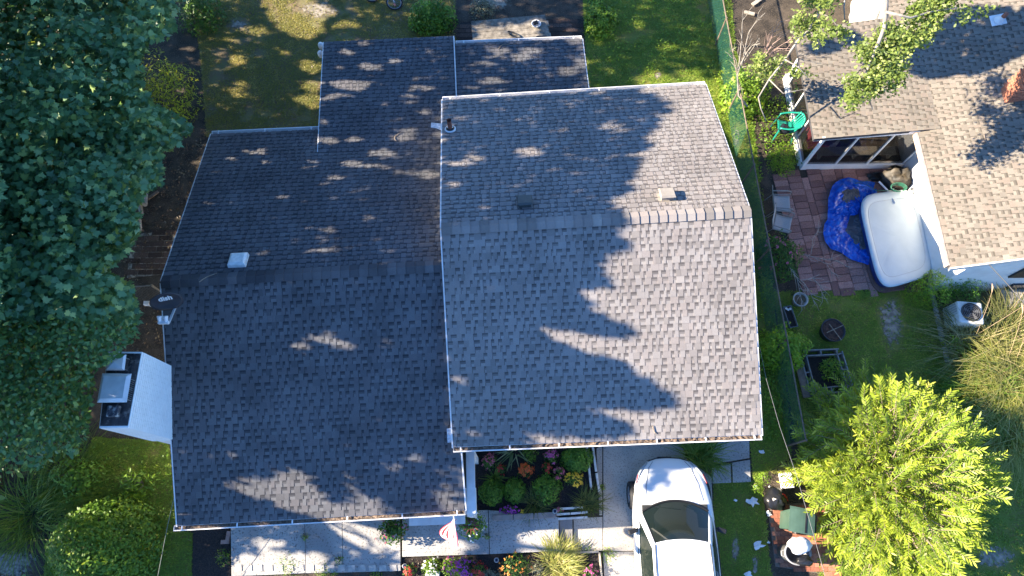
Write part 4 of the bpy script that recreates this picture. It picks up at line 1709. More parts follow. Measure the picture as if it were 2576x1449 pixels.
G_mid = leafmat('garden_green', (.055, .135, .016), (.12, .25, .026), (.22, .36, .04), .3)
G_deep = leafmat('deep_green', (.034, .085, .014), (.07, .16, .022), (.13, .23, .03), .28)
G_lime = leafmat('lime_green', (.11, .22, .018), (.24, .40, .03), (.40, .50, .045), .35)
G_yel = leafmat('yellow_green', (.15, .19, .02), (.32, .36, .03), (.5, .5, .045), .35)
G_weed = leafmat('weed_green', (.08, .165, .016), (.18, .30, .026), (.34, .42, .04), .3)
G_grey = leafmat('grey_green', (.10, .12, .075), (.2, .21, .14), (.34, .32, .2), .2)
G_blade = leafmat('grass_blade', (.075, .145, .016), (.15, .25, .03), (.28, .32, .06), .3)
G_blade_y = leafmat('bright_grass_blade', (.20, .23, .05), (.36, .36, .09), (.52, .45, .2), .3)
G_blade_d = leafmat('dry_grass_blade', (.09, .12, .03), (.22, .22, .07), (.50, .42, .22), .3)
F_pink = mat('petal_pink', (.55, .10, .28), (.42, .06, .2), 30, .6)
F_rose = mat('petal_rose', (.50, .12, .19), (.38, .07, .12), 30, .6)
F_mag = mat('petal_magenta', (.42, .05, .36), (.3, .03, .28), 30, .6)
F_or = mat('petal_orange', (.75, .14, .02), (.6, .08, .015), 30, .6)
F_red = mat('petal_red', (.55, .035, .025), (.4, .02, .015), 30, .6)
F_yel = mat('petal_yellow', (.80, .52, .03), (.7, .42, .02), 30, .6)
F_wh = mat('petal_white', (.8, .8, .76), (.68, .68, .62), 30, .6)
F_gold = mat('petal_gold', (.70, .26, .03), (.55, .17, .02), 30, .6)

# left side and back yard
shrub('shrub', 'sunlit yellow-green shrub at the edge of the maple crown', 402, 225, .95, 1.7, 2600, .11, G_yel, NARROW, 1.5)
shrub('shrub', 'dark narrow-leaved shrub at the top edge by the back lawn', 495, 20, .75, 1.1, 1700, .12, G_deep, NARROW)
shrub('shrub', 'round dense shrub in the lower left corner with sunlit rim', 240, 1378, 1.28, 1.75, 8200, .085, leafmat('round_shrub_leaf', (.055, .13, .014), (.12, .23, .022), (.29, .38, .03), .3), OVATE, 1.02, lump=.12)
shrub('sapling', 'small sapling with long leaflets on the lawn below the white chimney', 342, 1212, .42, .7, 260, .14, G_weed, NARROW, lump=.5)
shrub('shrub', 'low leafy bush between the grasses and the round shrub', 190, 1200, .6, .8, 900, .09, G_mid, OVATE, lump=.4)
shrub('shrub', 'broad leafy bush beside the bicycle at the top', 1085, 35, .78, .9, 2100, .10, G_mid, OVATE, .75)
shrub('weed_bush', 'tall green weeds right of the rough wooden table', 1512, 45, .55, .6, 1300, .09, G_weed, OVATE, 1.3, lump=.5)
shrub('dry_shrub', 'pale dried plant behind the rough wooden table', 1215, 14, .45, .55, 700, .08, G_grey, NARROW, lump=.5)
grass_clump('tall_grass', 'long arching green grass at the left edge above the round shrub', 60, 1290, .9, 1.35, 420, G_blade, .010, droop=1.0)
grass_clump('tall_grass', 'arching grass clump just below the oval-leaved tree', 170, 1200, .7, 1.1, 320, G_blade, .009, droop=1.0)
# right strip and neighbour
shrub('rose_bush', 'rose bush with faded pink blooms beside the patio fence', 1962, 640, .72, 1.0, 2300, .065, G_deep, OVATE, 1.0, flowers=[(22, .05, F_rose, 1.0)], lump=.35)
shrub('shrub', 'bright green bush grown through the fence below the trough planter', 1975, 872, .72, 1.15, 2500, .085, G_lime, LOBE, .9, lump=.4)
shrub('shrub', 'green shrub against the sunroom wall below the green chair', 1972, 395, .45, .6, 1500, .06, G_lime, NARROW, 1.25, lump=.4)
shrub('shrub', 'bright vine shrub beside the dead branch', 1880, 225, .75, 1.1, 1900, .085, G_weed, MAPLE, 1.0, lump=.5)
shrub('shrub', 'light green shrub left of the white rail by the hot tub', 2352, 720, .6, 1.1, 2300, .07, G_lime, NARROW, .9, lump=.35)
shrub('shrub', 'darker green shrub right of the white rail by the white wall', 2425, 722, .62, 1.0, 2200, .07, G_mid, NARROW, .8, lump=.3)
shrub('weed_bush', 'small lime weed at the kerb of the bare lawn patch', 2398, 860, .28, .4, 420, .07, G_lime, LOBE, lump=.5)
shrub('weed_bush', 'yellow-green weed below the kerb by the tall grass', 2395, 975, .28, .4, 380, .07, G_lime, LOBE, lump=.5)
for i, (u, v, r, L, n, m, pl, lab) in enumerate(((2460, 870, .8, 1.5, 520, G_blade_d, 2, 'tall arching grass right below the air conditioner'), (2545, 840, .8, 1.7, 520, G_blade_d, 5, 'tall grass with tan plumes at the right edge by the wall'),
                                                (2475, 985, .75, 1.3, 480, G_blade, 0, 'greener arching grass clump above the bright yew shrub'), (2560, 960, .9, 1.6, 620, G_blade_y, 5, 'sunlit straw-coloured tall grass at the right edge'), (2548, 1080, .8, 1.3, 520, G_blade_y, 0, 'lowest sunlit clump of tall grass at the right edge'))):
    grass_clump('tall_grass', lab, u, v, r, L, n, m, .009, plumes=pl, droop=1.0)
grass_clump('fountain_grass', 'green fountain grass beside the car hood', 1764, 1140, .5, .75, 330, G_blade, .009, droop=.9)
# ---- bright evergreen with feathery sprigs in the lower right corner
yew = thing('yew_tree', 'large sunlit yellow-green yew with feathery sprigs in the lower right', 'tree')
M_yew = leafmat('yew_leaf', (.13, .21, .03), (.36, .44, .04), (.60, .59, .10), .32, .42)
yc = P(2262, 1185, 1.4)
ns = 1500
d = unit(rng.normal(size=(ns, 3)))
d[:, 2] = np.abs(d[:, 2])
kk = 1 + .30 * (vnoise(d, 3.2) - .5) * 2
org = np.array([yc[0], yc[1], .25]) + d * (kk * rng.uniform(.55, .9, ns))[:, None] * np.array([2.0, 2.5, 2.6])
sd = unit(d * np.array([1, 1, .55]) + rng.normal(0, .28, d.shape) + np.array([0, 0, .35]))
Ls = rng.uniform(.42, .8, ns)
lp, ln_, lt, lr = [], [], [], []
stm = MB()
sprig_t = rng.uniform(.25, 1.15, ns)
for i in range(ns):
    side = unit(np.cross(sd[i], [0, 0, 1.0]) + rng.normal(0, .2, 3))
    nrm = unit(np.cross(side, sd[i]))
    nl = int(Ls[i] / .036)
    for j in range(nl):
        t = (j + 1) / nl
        q = org[i] + sd[i] * Ls[i] * t - np.array([0, 0, .12]) * t * t * Ls[i]
        sg = 1 if j % 2 else -1
        lp.append(q)
        lt.append(side * sg + sd[i] * (.55 + .8 * t))
        ln_.append(nrm + rng.normal(0, .25, 3) + np.array([-.3, 0, .25]))
        lr.append(min(1, max(0, .12 + .7 * t * t * sprig_t[i] + rng.normal(0, .12))))
    stm.tube([org[i] - sd[i] * .25, org[i], org[i] + sd[i] * Ls[i] - np.array([0, 0, .12]) * Ls[i]], [.012, .008, .003], 4)
o = leaves('sprigs', np.array(lp), np.array(ln_), rng.uniform(.11, .175, len(lp)), NARROW, M_yew, yew, np.array(lr), .15, np.array(lt))
o['kind'] = 'stuff'
o = stm.build('twigs', M_twig, yew)
o['kind'] = 'stuff'
mb = MB()
for i in range(7):
    a = i * .9
    limb(mb, (yc[0], yc[1], 0), (yc[0] + math.cos(a) * 1.2, yc[1] + math.sin(a) * 1.2, 1.5), .07, .02, .1, 4, 7, i)
mb.build('trunk', M_wood, yew, smooth=True)
# inner, darker foliage keeps the crown closed
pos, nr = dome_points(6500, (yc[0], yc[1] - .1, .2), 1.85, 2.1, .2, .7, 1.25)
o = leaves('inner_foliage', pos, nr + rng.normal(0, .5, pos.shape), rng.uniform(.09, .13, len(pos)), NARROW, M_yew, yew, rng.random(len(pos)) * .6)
o['kind'] = 'stuff'

# ---- flower bed under the porch roof
zb = .10
shrub('flower_plant', 'rose-pink phlox near the white porch beam', 1232, 1160, .20, .42, 260, .06, G_deep, OVATE, z=zb, flowers=[(34, .035, F_rose, 1.05)], cat='flower')
shrub('flower_plant', 'small red blooms between the pink phlox and the orange marigold', 1262, 1180, .13, .3, 120, .05, G_deep, OVATE, z=zb, flowers=[(16, .032, F_red, 1.0)], cat='flower')
shrub('flower_plant', 'dense orange marigold in the middle of the mulch bed', 1322, 1182, .19, .34, 200, .05, G_mid, OVATE, z=zb, flowers=[(70, .034, F_or, 1.05)], cat='flower')
shrub('flower_plant', 'magenta phlox under the gutter beside the big green mound', 1388, 1148, .20, .45, 260, .06, G_deep, OVATE, z=zb, flowers=[(34, .036, F_pink, 1.05)], cat='flower')
shrub('flower_plant', 'red blooms right of the orange marigold', 1376, 1176, .14, .32, 140, .05, G_deep, OVATE, z=zb, flowers=[(18, .032, F_red, 1.0)], cat='flower')
shrub('flower_plant', 'dark pink blooms below the magenta phlox', 1406, 1186, .15, .36, 150, .05, G_deep, OVATE, z=zb, flowers=[(18, .032, F_rose, 1.0)], cat='flower')
shrub('flower_plant', 'yellow coreopsis in front of the big green mound', 1444, 1205, .25, .38, 300, .055, G_mid, NARROW, .7, z=zb, flowers=[(52, .034, F_yel, 1.05)], cat='flower')
shrub('flower_plant', 'single coral bloom on a leafy stem mid bed', 1400, 1204, .09, .4, 60, .05, G_mid, OVATE, z=zb, flowers=[(6, .045, F_rose, .7)], cat='flower')
shrub('mound_plant', 'large round green mound at the upper right of the mulch bed', 1452, 1152, .43, .50, 2400, .055, G_mid, LOBE, .85, z=zb, cat='plant', lump=.18)
shrub('mound_plant', 'left green mound in the lower part of the mulch bed', 1236, 1236, .34, .42, 1700, .05, G_mid, LOBE, 1.0, z=zb, cat='plant', lump=.18)
shrub('mound_plant', 'green mound beside the left one, nearer the orange marigold', 1294, 1232, .30, .40, 1400, .05, G_mid, LOBE, 1.1, z=zb, cat='plant', lump=.2)
shrub('mound_plant', 'looser leafy mound in the middle right of the mulch bed', 1376, 1226, .38, .46, 1500, .06, G_mid, OVATE, 1.0, z=zb, cat='plant', lump=.35)
grass_clump('spider_lily', 'strappy pale plant under the gutter of the right roof', 1292, 1135, .2, .5, 34, leafmat('lily_leaf', (.10, .16, .06), (.2, .26, .12), (.34, .38, .22), .3), .018, zb, .9, (.3, .8), cat='plant')
grass_clump('daylily', 'small upright fern-like plant above the left mound', 1243, 1204, .15, .35, 60, G_blade, .010, zb, .8, cat='plant')
shrub('leafy_plant', 'feathery green plant beside the strappy pale plant', 1332, 1142, .22, .35, 260, .07, G_weed, NARROW, z=zb, cat='plant', lump=.5)
grass_clump('daylily', 'arching daylily at the lower middle of the mulch bed', 1348, 1262, .3, .48, 190, leafmat('olive_blade', (.06, .09, .018), (.12, .15, .03), (.2, .2, .05), .3), .008, zb, .9, cat='plant')
grass_clump('daylily', 'arching daylily over the white edging corner', 1480, 1264, .3, .46, 190, leafmat('olive_blade', (.06, .09, .018), (.12, .15, .03)), .008, zb, .9, cat='plant')
shrub('flower_plant', 'purple petunias spilling over the bed curb', 1282, 1284, .26, .2, 240, .045, G_deep, OVATE, .5, z=zb, flowers=[(34, .032, F_mag, 1.05)], cat='flower')
shrub('flower_plant', 'yellow pansy at the bed curb', 1313, 1288, .07, .16, 40, .04, G_mid, OVATE, z=zb, flowers=[(7, .034, F_yel, .9)], cat='flower')
shrub('flower_plant', 'peach blooms beside the solar lamp at the bed curb', 1407, 1284, .11, .2, 60, .045, G_mid, OVATE, z=zb, flowers=[(10, .032, F_rose, .9)], cat='flower')
# ---- lower flower bed
zb = .08
shrub('flower_plant', 'red geranium at the left end of the lower bed', 1030, 1435, .16, .28, 140, .05, G_deep, OVATE, z=zb, flowers=[(20, .034, F_red, 1.0)], cat='flower')
shrub('flower_plant', 'white blooms on a leafy plant in the lower bed', 1085, 1428, .26, .32, 460, .05, G_weed, OVATE, z=zb, flowers=[(26, .026, F_wh, 1.05)], cat='flower')
shrub('flower_plant', 'tall pink phlox beside the magenta clump in the lower bed', 1135, 1428, .28, .5, 380, .06, G_weed, OVATE, z=zb, flowers=[(34, .036, F_pink, 1.05)], cat='flower')
shrub('flower_plant', 'bright magenta phlox clump in the lower bed', 1168, 1430, .22, .48, 200, .06, G_deep, OVATE, 1.3, z=zb, flowers=[(48, .036, F_mag, 1.08)], cat='flower')
shrub('flower_plant', 'red and orange blooms right of the magenta phlox', 1203, 1436, .19, .32, 170, .05, G_deep, OVATE, z=zb, flowers=[(30, .034, F_red, 1.05), (12, .03, F_or, .8)], cat='flower')
shrub('flower_plant', 'butterfly weed with small orange heads in the lower bed', 1298, 1428, .40, .5, 900, .055, G_deep, NARROW, z=zb, flowers=[(46, .03, F_gold, 1.03)], cat='flower', lump=.35)
shrub('flower_plant', 'pink blooms at the right end of the lower bed', 1485, 1440, .18, .3, 140, .05, G_deep, OVATE, z=zb, flowers=[(24, .034, F_pink, 1.0)], cat='flower')
shrub('dry_plant', 'low straw-coloured plant at the bottom edge of the lower bed', 1232, 1446, .26, .14, 300, .06, G_grey, NARROW, .6, z=zb, cat='plant')
grass_clump('golden_grass', 'larger bright yellow grass clump on the lower bed', 1405, 1408, .42, .52, 330, G_blade_y, .011, zb, .8, (.25, .8), cat='grass')
grass_clump('golden_grass', 'smaller bright yellow grass clump nearest the bottom edge', 1425, 1440, .3, .45, 220, G_blade_y, .011, zb, .8, (.25, .8), cat='grass')
shrub('weed_bush', 'dark feathery plant left of the yellow grass', 1355, 1432, .2, .28, 300, .06, G_grey, NARROW, z=zb, cat='plant', lump=.5)
# weeds in the cracks of the walk
for u, v, r, h, n, z, lab in ((765, 1352, .10, .15, 60, .14, 'single weed in the crack of the front walk'), (725, 1425, .34, .3, 420, .0, 'patch of tall weeds over the left end of the front walk'), (820, 1440, .28, .22, 500, .0, 'lime weeds at the lower edge of the front walk'), (852, 1410, .12, .2, 70, .14, 'wiry weed in the second crack of the front walk'), (945, 1446, .15, .15, 120, .0, 'small weed below the raised end of the front walk'),
                             (1225, 1350, .08, .14, 50, .2, 'weed in the crack beside the white-flowered pot'), (1540, 1250, .0, .0, 0, 0, ''), (1515, 1225, .1, .14, 50, .03, 'weed at the driveway edge by the white edging'), (1470, 1392, .3, .1, 220, .03, 'low weeds along the foot of the entry walk'), (1530, 1395, .22, .12, 160, .03, 'yellowish weeds in the driveway joint'), (560, 1400, .22, .25, 200, .03, 'green weed in the dark mulch strip'), (1905, 1228, .16, .3, 260, 0, 'sunlit leafy weed above the black rubbish bag'), (1925, 1200, .18, .3, 240, 0, 'yellow-green weed beside the cracked side path')):
    if n:
        shrub('weed', lab, u, v, r, h, n, .05, G_weed if u < 1500 else G_lime, NARROW, z=z, cat='weed', lump=.6)


# ---- potted plants on the porch
def basket(label, u, v, r, n, fm, centre=False):
    z = .72
    t = thing('potted_plant', label, 'potted plant')
    c = P(u, v, z)
    mb = MB()
    mb.lathe([(.0, -.2), (.10, -.2), (.16, -.02), (.165, 0), (.15, 0), (.14, -.03), (0, -.04)], c, 18)
    mb.build('pot', mat('brown_basket', (.1, .06, .035), (.06, .035, .02), 20, .8), t, smooth=True)
    mb = MB()
    for a in (.5, 2.07, 3.64, 5.21):
        mb.tube([Vector(c) + Vector((math.cos(a) * .10, math.sin(a) * .10, -.19)), (c[0] + math.cos(a) * .15, c[1] + math.sin(a) * .15, .2)], .012, 5)
    mb.build('stand', M_black, t)
    pos, nr = dome_points(n, c - np.array([0, 0, .1]), r, .32, .4, .6)
    pos[:, 2] -= (np.linalg.norm((pos - c)[:, :2], axis=1) / r) ** 2 * .15
    o = leaves('foliage', pos, nr + rng.normal(0, .5, pos.shape), rng.uniform(.05, .09, n), OVATE, G_deep if not centre else G_mid, t)
    o['kind'] = 'stuff'
    fp, fn = dome_points(26, c - np.array([0, 0, .12]), r * 1.05, .3, .4, .05)
    o = leaves('blossoms', np.repeat(fp, 4, 0) + rng.normal(0, .014, (104, 3)), np.repeat(fn, 4, 0) + rng.normal(0, .3, (104, 3)), .035, PETAL, fm, t)
    o['kind'] = 'stuff'
    if centre:
        k = 12
        a = np.arange(k) * 2 * math.pi / k
        o = blades('centre_leaves', np.repeat((c + np.array([0, 0, .12]))[None], k, 0), np.column_stack([np.cos(a), np.sin(a)]), .26, .022, leafmat('burgundy_leaf', (.10, .03, .03), (.2, .06, .06), None, .2), t, None, .5, 4, .6)


basket('potted plant with trailing dark foliage left of the flag', 985, 1330, .36, 620, F_rose)
basket('potted plant with white blooms and a burgundy centre right of the flag', 1186, 1322, .34, 760, F_wh, True)

# ================================================================== loose grass and weeds
def scatter(poly, dens, clump=.0, seed=0, skip=()):
    pw = np.array([P(u, v)[:2] for u, v in poly])
    lo, hi = pw.min(0), pw.max(0)
    n = int(np.prod(hi - lo) * dens)
    r = np.random.default_rng(seed)
    p = r.uniform(lo, hi, (n, 2))
    p = p[inpoly(p, [tuple(q) for q in pw])]
    px = Q(np.column_stack([p, np.zeros(len(p))]))
    keep = inframe(px, 30)
    for pg in skip:
        keep &= ~(inpoly(px, pg) & (r.random(len(p)) < .9))
    p = p[keep]
    if clump:
        p = p[vnoise(p, 1.7) * .6 + vnoise(p, 5) * .4 + r.normal(0, .1, len(p)) > clump]
    return np.column_stack([p, np.zeros(len(p))])


def lawn_grass(name, poly, dens, clump, m, L, seed, label, skip=()):
    b = scatter(poly, dens, clump, seed, skip)
    a = rng.uniform(0, 6.283, len(b))
    o = blades(name, b, np.column_stack([np.cos(a), np.sin(a)]), rng.uniform(.5, 1.3, len(b)) * L, .0085, m, None, np.clip(vnoise(b[:, :2], 1.3) * .55 + vnoise(b[:, :2], 6.0) * .5 - .1 + rng.normal(0, .2, len(b)), 0, 1), .7, 2, rng.uniform(.2, .8, len(b)))
    return stuff(o, label)


G_lawn = leafmat('lawn_blade', (.13, .215, .022), (.22, .32, .034), (.43, .42, .09), .25)
G_lawn_b = leafmat('thin_lawn_blade', (.16, .17, .03), (.28, .25, .05), (.54, .43, .14), .25)
lawn_grass('grass', LAWN_A, 1900, .38, G_lawn_b, .075, 1, 'thin patchy grass of the back yard', BARE)
lawn_grass('grass', LAWN_B, 2000, .30, G_lawn, .085, 2, 'green grass along the right side of the house', BARE)
lawn_grass('grass', LAWN_C, 2000, .32, G_lawn, .08, 3, 'short green grass of the neighbouring yard', BARE)
lawn_grass('grass', LAWN_D, 2100, .25, G_lawn, .08, 4, 'green grass left of the front walk', BARE)
lawn_grass('grass', [(1722, 1105), (1790, 1100), (1790, 1170), (1740, 1175), (1722, 1150)], 2200, .0, G_lawn, .1, 5, 'square of grass beside the driveway')
lawn_grass('grass', blob(1985, 1185, 45, 26, 14, 3), 1500, .0, G_blade_y, .09, 6, 'dry sunlit grass beside the white box')


def ground_leaves(name, poly, dens, clump, m, sz, seed, label, h=.12, tm=OVATE):
    b = scatter(poly, dens, clump, seed)
    b[:, 2] = rng.random(len(b)) ** 1.5 * h * (.5 + vnoise(b[:, :2], 3)) + .01
    o = leaves(name, b, unit(rng.normal(0, .45, (len(b), 3)) + np.array([0, 0, 1])), rng.uniform(.7, 1.3, len(b)) * sz, tm, m, None, np.clip(vnoise(b[:, :2], 2.5) + rng.normal(0, .15, len(b)), 0, 1))
    return stuff(o, label)


STRIP = [(1795, 190), (1850, 170), (1880, 270), (1912, 430), (1930, 640), (1970, 900), (1985, 1080), (1925, 1120), (1915, 900), (1900, 520), (1850, 350)]
ground_leaves('ground_cover', STRIP, 640, .30, G_weed, .075, 11, 'leafy green weeds along the foot of the green fence', .3)
ground_leaves('ground_cover', [(1480, 0), (1580, -40), (1830, -40), (1850, 140), (1800, 200), (1500, 220)], 170, .45, G_weed, .075, 12, 'broad-leaved weeds in the grass behind the house', .16)
ground_leaves('ground_cover', [(1990, 735), (2345, 722), (2370, 860), (2420, 1000), (2420, 1180), (2100, 1000), (1990, 900)], 90, .5, G_weed, .06, 13, 'clover and weeds in the neighbouring lawn', .09)
ground_leaves('ground_cover', [(1900, 250), (1990, 240), (2015, 420), (1935, 430), (1905, 330)], 420, .36, G_weed, .07, 14, 'leafy weeds under the green chair', .25)
ground_leaves('ground_cover', [(80, 1130), (260, 1110), (430, 1130), (440, 1330), (330, 1330), (120, 1300)], 170, .45, G_weed, .075, 15, 'weeds in the shaded lawn below the chimney', .2)
ground_leaves('ground_cover', [(2395, 860), (2500, 850), (2600, 1000), (2600, 1120), (2440, 1120), (2400, 980)], 260, .3, G_weed, .07, 16, 'weeds at the foot of the tall grass', .25)
ground_leaves('leaf_litter', [(380, 380), (530, 340), (440, 640), (330, 720), (400, 760), (415, 880), (300, 890), (300, 640)], 110, .3, leafmat('fallen_leaf', (.06, .04, .025), (.14, .095, .055), (.25, .19, .11), 0), .07, 17, 'brown fallen leaves between the trees and the house', .02)
ground_leaves('leaf_litter', LAWN_A, 22, .3, leafmat('fallen_leaf', (.06, .04, .025), (.14, .095, .055)), .06, 18, 'scattered fallen leaves on the back lawn', .02)
ground_leaves('wood_chips', [(1187, 1130), (1497, 1120), (1503, 1288), (1195, 1300)], 900, .0, leafmat('bark_chip', (.008, .007, .007), (.03, .022, .018), (.08, .055, .04), 0), .035, 19, 'dark shredded bark of the upper mulch bed', .01, DIAM)
bpy.data.objects['wood_chips'].location.z = .1
ground_leaves('wood_chips', [(1014, 1406), (1510, 1390), (1518, 1460), (1014, 1460)], 900, .0, leafmat('bark_chip', (.008, .007, .007), (.03, .022, .018)), .035, 20, 'dark shredded bark of the lower mulch bed', .01, DIAM).location.z = .08
# ================================================================== made things
# ---- satellite dish on the rake of the left roof
dish = thing('satellite_dish', 'dark oval satellite dish lettered in white at the left roof edge', 'satellite dish')
M_dish = mat('dish_grey', (.030, .034, .045), (.022, .025, .034), 5, .38)
dc = P(419, 759, 4.75)
# the reflector faces up and towards the front: its face normal
fn = Vector((.30, -.86, .42)).normalized()
fx = Vector(rt)
fx = (fx - fn * fx.dot(fn)).normalized()
fy = fn.cross(fx)
MD = Matrix((fx, fy, fn)).transposed()
mb = MB()
A_, B_ = .335, .245
vs, fs = [], []
for i in range(7):
    for j in range(32):
        rr_ = i / 6
        a = 2 * math.pi * j / 32
        vs.append(Vector(dc) + MD @ Vector((A_ * rr_ * math.cos(a), B_ * rr_ * math.sin(a), .07 * rr_ * rr_ - .07)))
for i in range(6):
    for j in range(32):
        fs.append((i * 32 + j, i * 32 + (j + 1) % 32, (i + 1) * 32 + (j + 1) % 32, (i + 1) * 32 + j))
mb.add(vs, fs)
mb.build('reflector', M_dish, dish, smooth=True, solid=.012)
p0 = Vector(dc) + MD @ Vector((.10, -.24, -.06))
lnb = V3(412, 812, 4.72)
p1 = V3(424, 813, 4.68)
mb = MB()
mb.bar(p0, p1, .04, .035)
mb.build('feed_arm', mat('dish_arm_grey', (.5, .52, .54), (.42, .44, .46), 9, .45), dish)
mb = MB()
q = V3(412, 809, 4.70)
mb.box(q + Vector((0, -.02, 0)), (.22, .07, .07))
mb.tube([q + Vector((-.075, -.02, .0)), q + Vector((-.075, .10, .07))], [.035, .055], 12)
mb.tube([q + Vector((.055, -.02, .0)), q + Vector((.055, .10, .07))], [.035, .055], 12)
mb.build('receiver_head', mat('receiver_white', (.75, .76, .78), (.66, .67, .69), 9, .4), dish, bevel=.008)
mb = MB()
foot = V3(440, 775, 3.9)
mb.tube([foot, Vector(dc) + MD @ Vector((0.02, 0, -.12))], .03, 8)
mb.build('mast', M_steel, dish)


def text_part(body, size, loc, rot, m, parent, extrude=.002, name='lettering', bold=.012):
    cu = bpy.data.curves.new(name, 'FONT')
    cu.body = body
    cu.size = size
    cu.extrude = extrude
    cu.offset = bold * size
    cu.align_x = 'CENTER'
    cu.align_y = 'CENTER'
    to = bpy.data.objects.new(name, cu)
    COL.objects.link(to)
    dg = bpy.context.evaluated_depsgraph_get()
    me = bpy.data.meshes.new_from_object(to.evaluated_get(dg))
    bpy.data.objects.remove(to)
    o = bpy.data.objects.new(name, me)
    COL.objects.link(o)
    me.materials.clear()
    me.materials.append(m)
    o.parent = parent
    o.matrix_basis = Matrix.Translation(loc) @ rot.to_4x4()
    return o


text_part('dish', .17, Vector(dc) + MD @ Vector((-.01, .06, -.04)), MD, mat('letter_white', (.8, .8, .8), (.75, .75, .75), 5, .5), dish, .003, bold=.03)

# ---- car in the driveway
car = thing('car', 'white car parked nose toward the house on the driveway', 'car')
car.location = (3.90, -.70, 0)
M_car = mat('white_car_paint', (.80, .81, .82), (.78, .79, .80), 2, .22, coat=.6)
M_cglass = glassmat('car_glass', (.008, .014, .012), .90, .03)
M_trim = mat('black_trim', (.015, .015, .016), (.01, .01, .011), 9, .45)
ST = [(2.36, .14, .60, .42), (2.34, .36, .65, .36), (2.27, .54, .71, .31), (2.14, .68, .78, .27), (1.95, .80, .85, .25), (1.66, .895, .925, .24), (1.30, .95, .985, .24), (1.0, .965, 1.0, .24), (.5, .98, 1.0, .23), (-.5, .985, 1.01, .23), (-1.4, .98, 1.03, .24), (-1.9, .95, 1.05, .26), (-2.2, .86, 1.0, .3), (-2.36, .7, .85, .4)]


def sect(s):
    y, hw, zt_, zb_ = s
    zs = zt_ - .05
    h = [(hw * .92, zb_), (hw * .985, zb_ + .16), (hw, zb_ + (zs - zb_) * .62), (hw * .985, zs - .05), (hw * .93, zs), (hw * .82, zs + .028), (hw * .62, zt_ - .004), (hw * .3, zt_ + .012), (0, zt_ + .018)]
    return [(x, y, z) for x, z in h] + [(-x, y, z) for x, z in reversed(h[:-1])]


secs = [sect(s) for s in ST]
k = len(secs[0])
mb = MB()
vs = [v for s in secs for v in s]
fs = [(i * k + j, (i + 1) * k + j, (i + 1) * k + j + 1, i * k + j + 1) for i in range(len(secs) - 1) for j in range(k - 1)]
fs += [tuple(range(k)), tuple(range((len(secs) - 1) * k + k - 1, (len(secs) - 1) * k - 1, -1))]
mb.add(vs, fs)
body = mb.build('body', M_car, car, smooth=True)
body.data.flip_normals()


def patch(name, m, A, B, C, D, bulge, nu=12, nv=8, arcA=0.0, arcD=0.0, solid=.0, parent=car, smooth=True):
    """surface from edge A-B (front) to D-C (rear); arcs push the edges forward in their middle"""
    A, B, C, D = map(Vector, (A, B, C, D))

    def fn_(a, b):
        f = A.lerp(B, a)
        r_ = D.lerp(C, a)
        s = 1 - (2 * a - 1) ** 2
        f = f + Vector((0, arcA * s, 0))
        r_ = r_ + Vector((0, arcD * s, 0))
        p = f.lerp(r_, b)
        return p + Vector(bulge) * (s * .6 + .4 * s * 4 * b * (1 - b))
    mb = MB()
    mb.grid(fn_, nu, nv)
    return mb.build(name, m, parent, smooth=smooth, solid=solid)


wsb, wst = .80, .625
patch('windscreen', M_cglass, (-wsb, 1.06, 1.0), (wsb, 1.06, 1.0), (wst, .36, 1.43), (-wst, .36, 1.43), (0, 0, .045), 14, 8, .24, .085)
patch('roof', M_car, (-wst - .03, .355, 1.438), (wst + .03, .355, 1.438), (wst - .03, -1.3, 1.43), (-wst + .03, -1.3, 1.43), (0, 0, .05), 14, 10, .085, 0)
patch('rear_window', M_cglass, (-wst + .03, -1.3, 1.43), (wst - .03, -1.3, 1.43), (.74, -1.95, 1.05), (-.74, -1.95, 1.05), (0, 0, .04), 10, 6)
mb = MB()
mb.box((0, .95, .97), (1.6, .55, .06))
mb.box((0, -.4, .90), (1.56, 2.4, .1))
for x in (-.38, .38):
    mb.box((x, .0, 1.05), (.48, .5, .2))
    mb.box((x, -.3, 1.2), (.46, .14, .38))
mb.build('interior', mat('car_interior', (.03, .032, .032), (.018, .02, .02), 6, .7), car, bevel=.02)
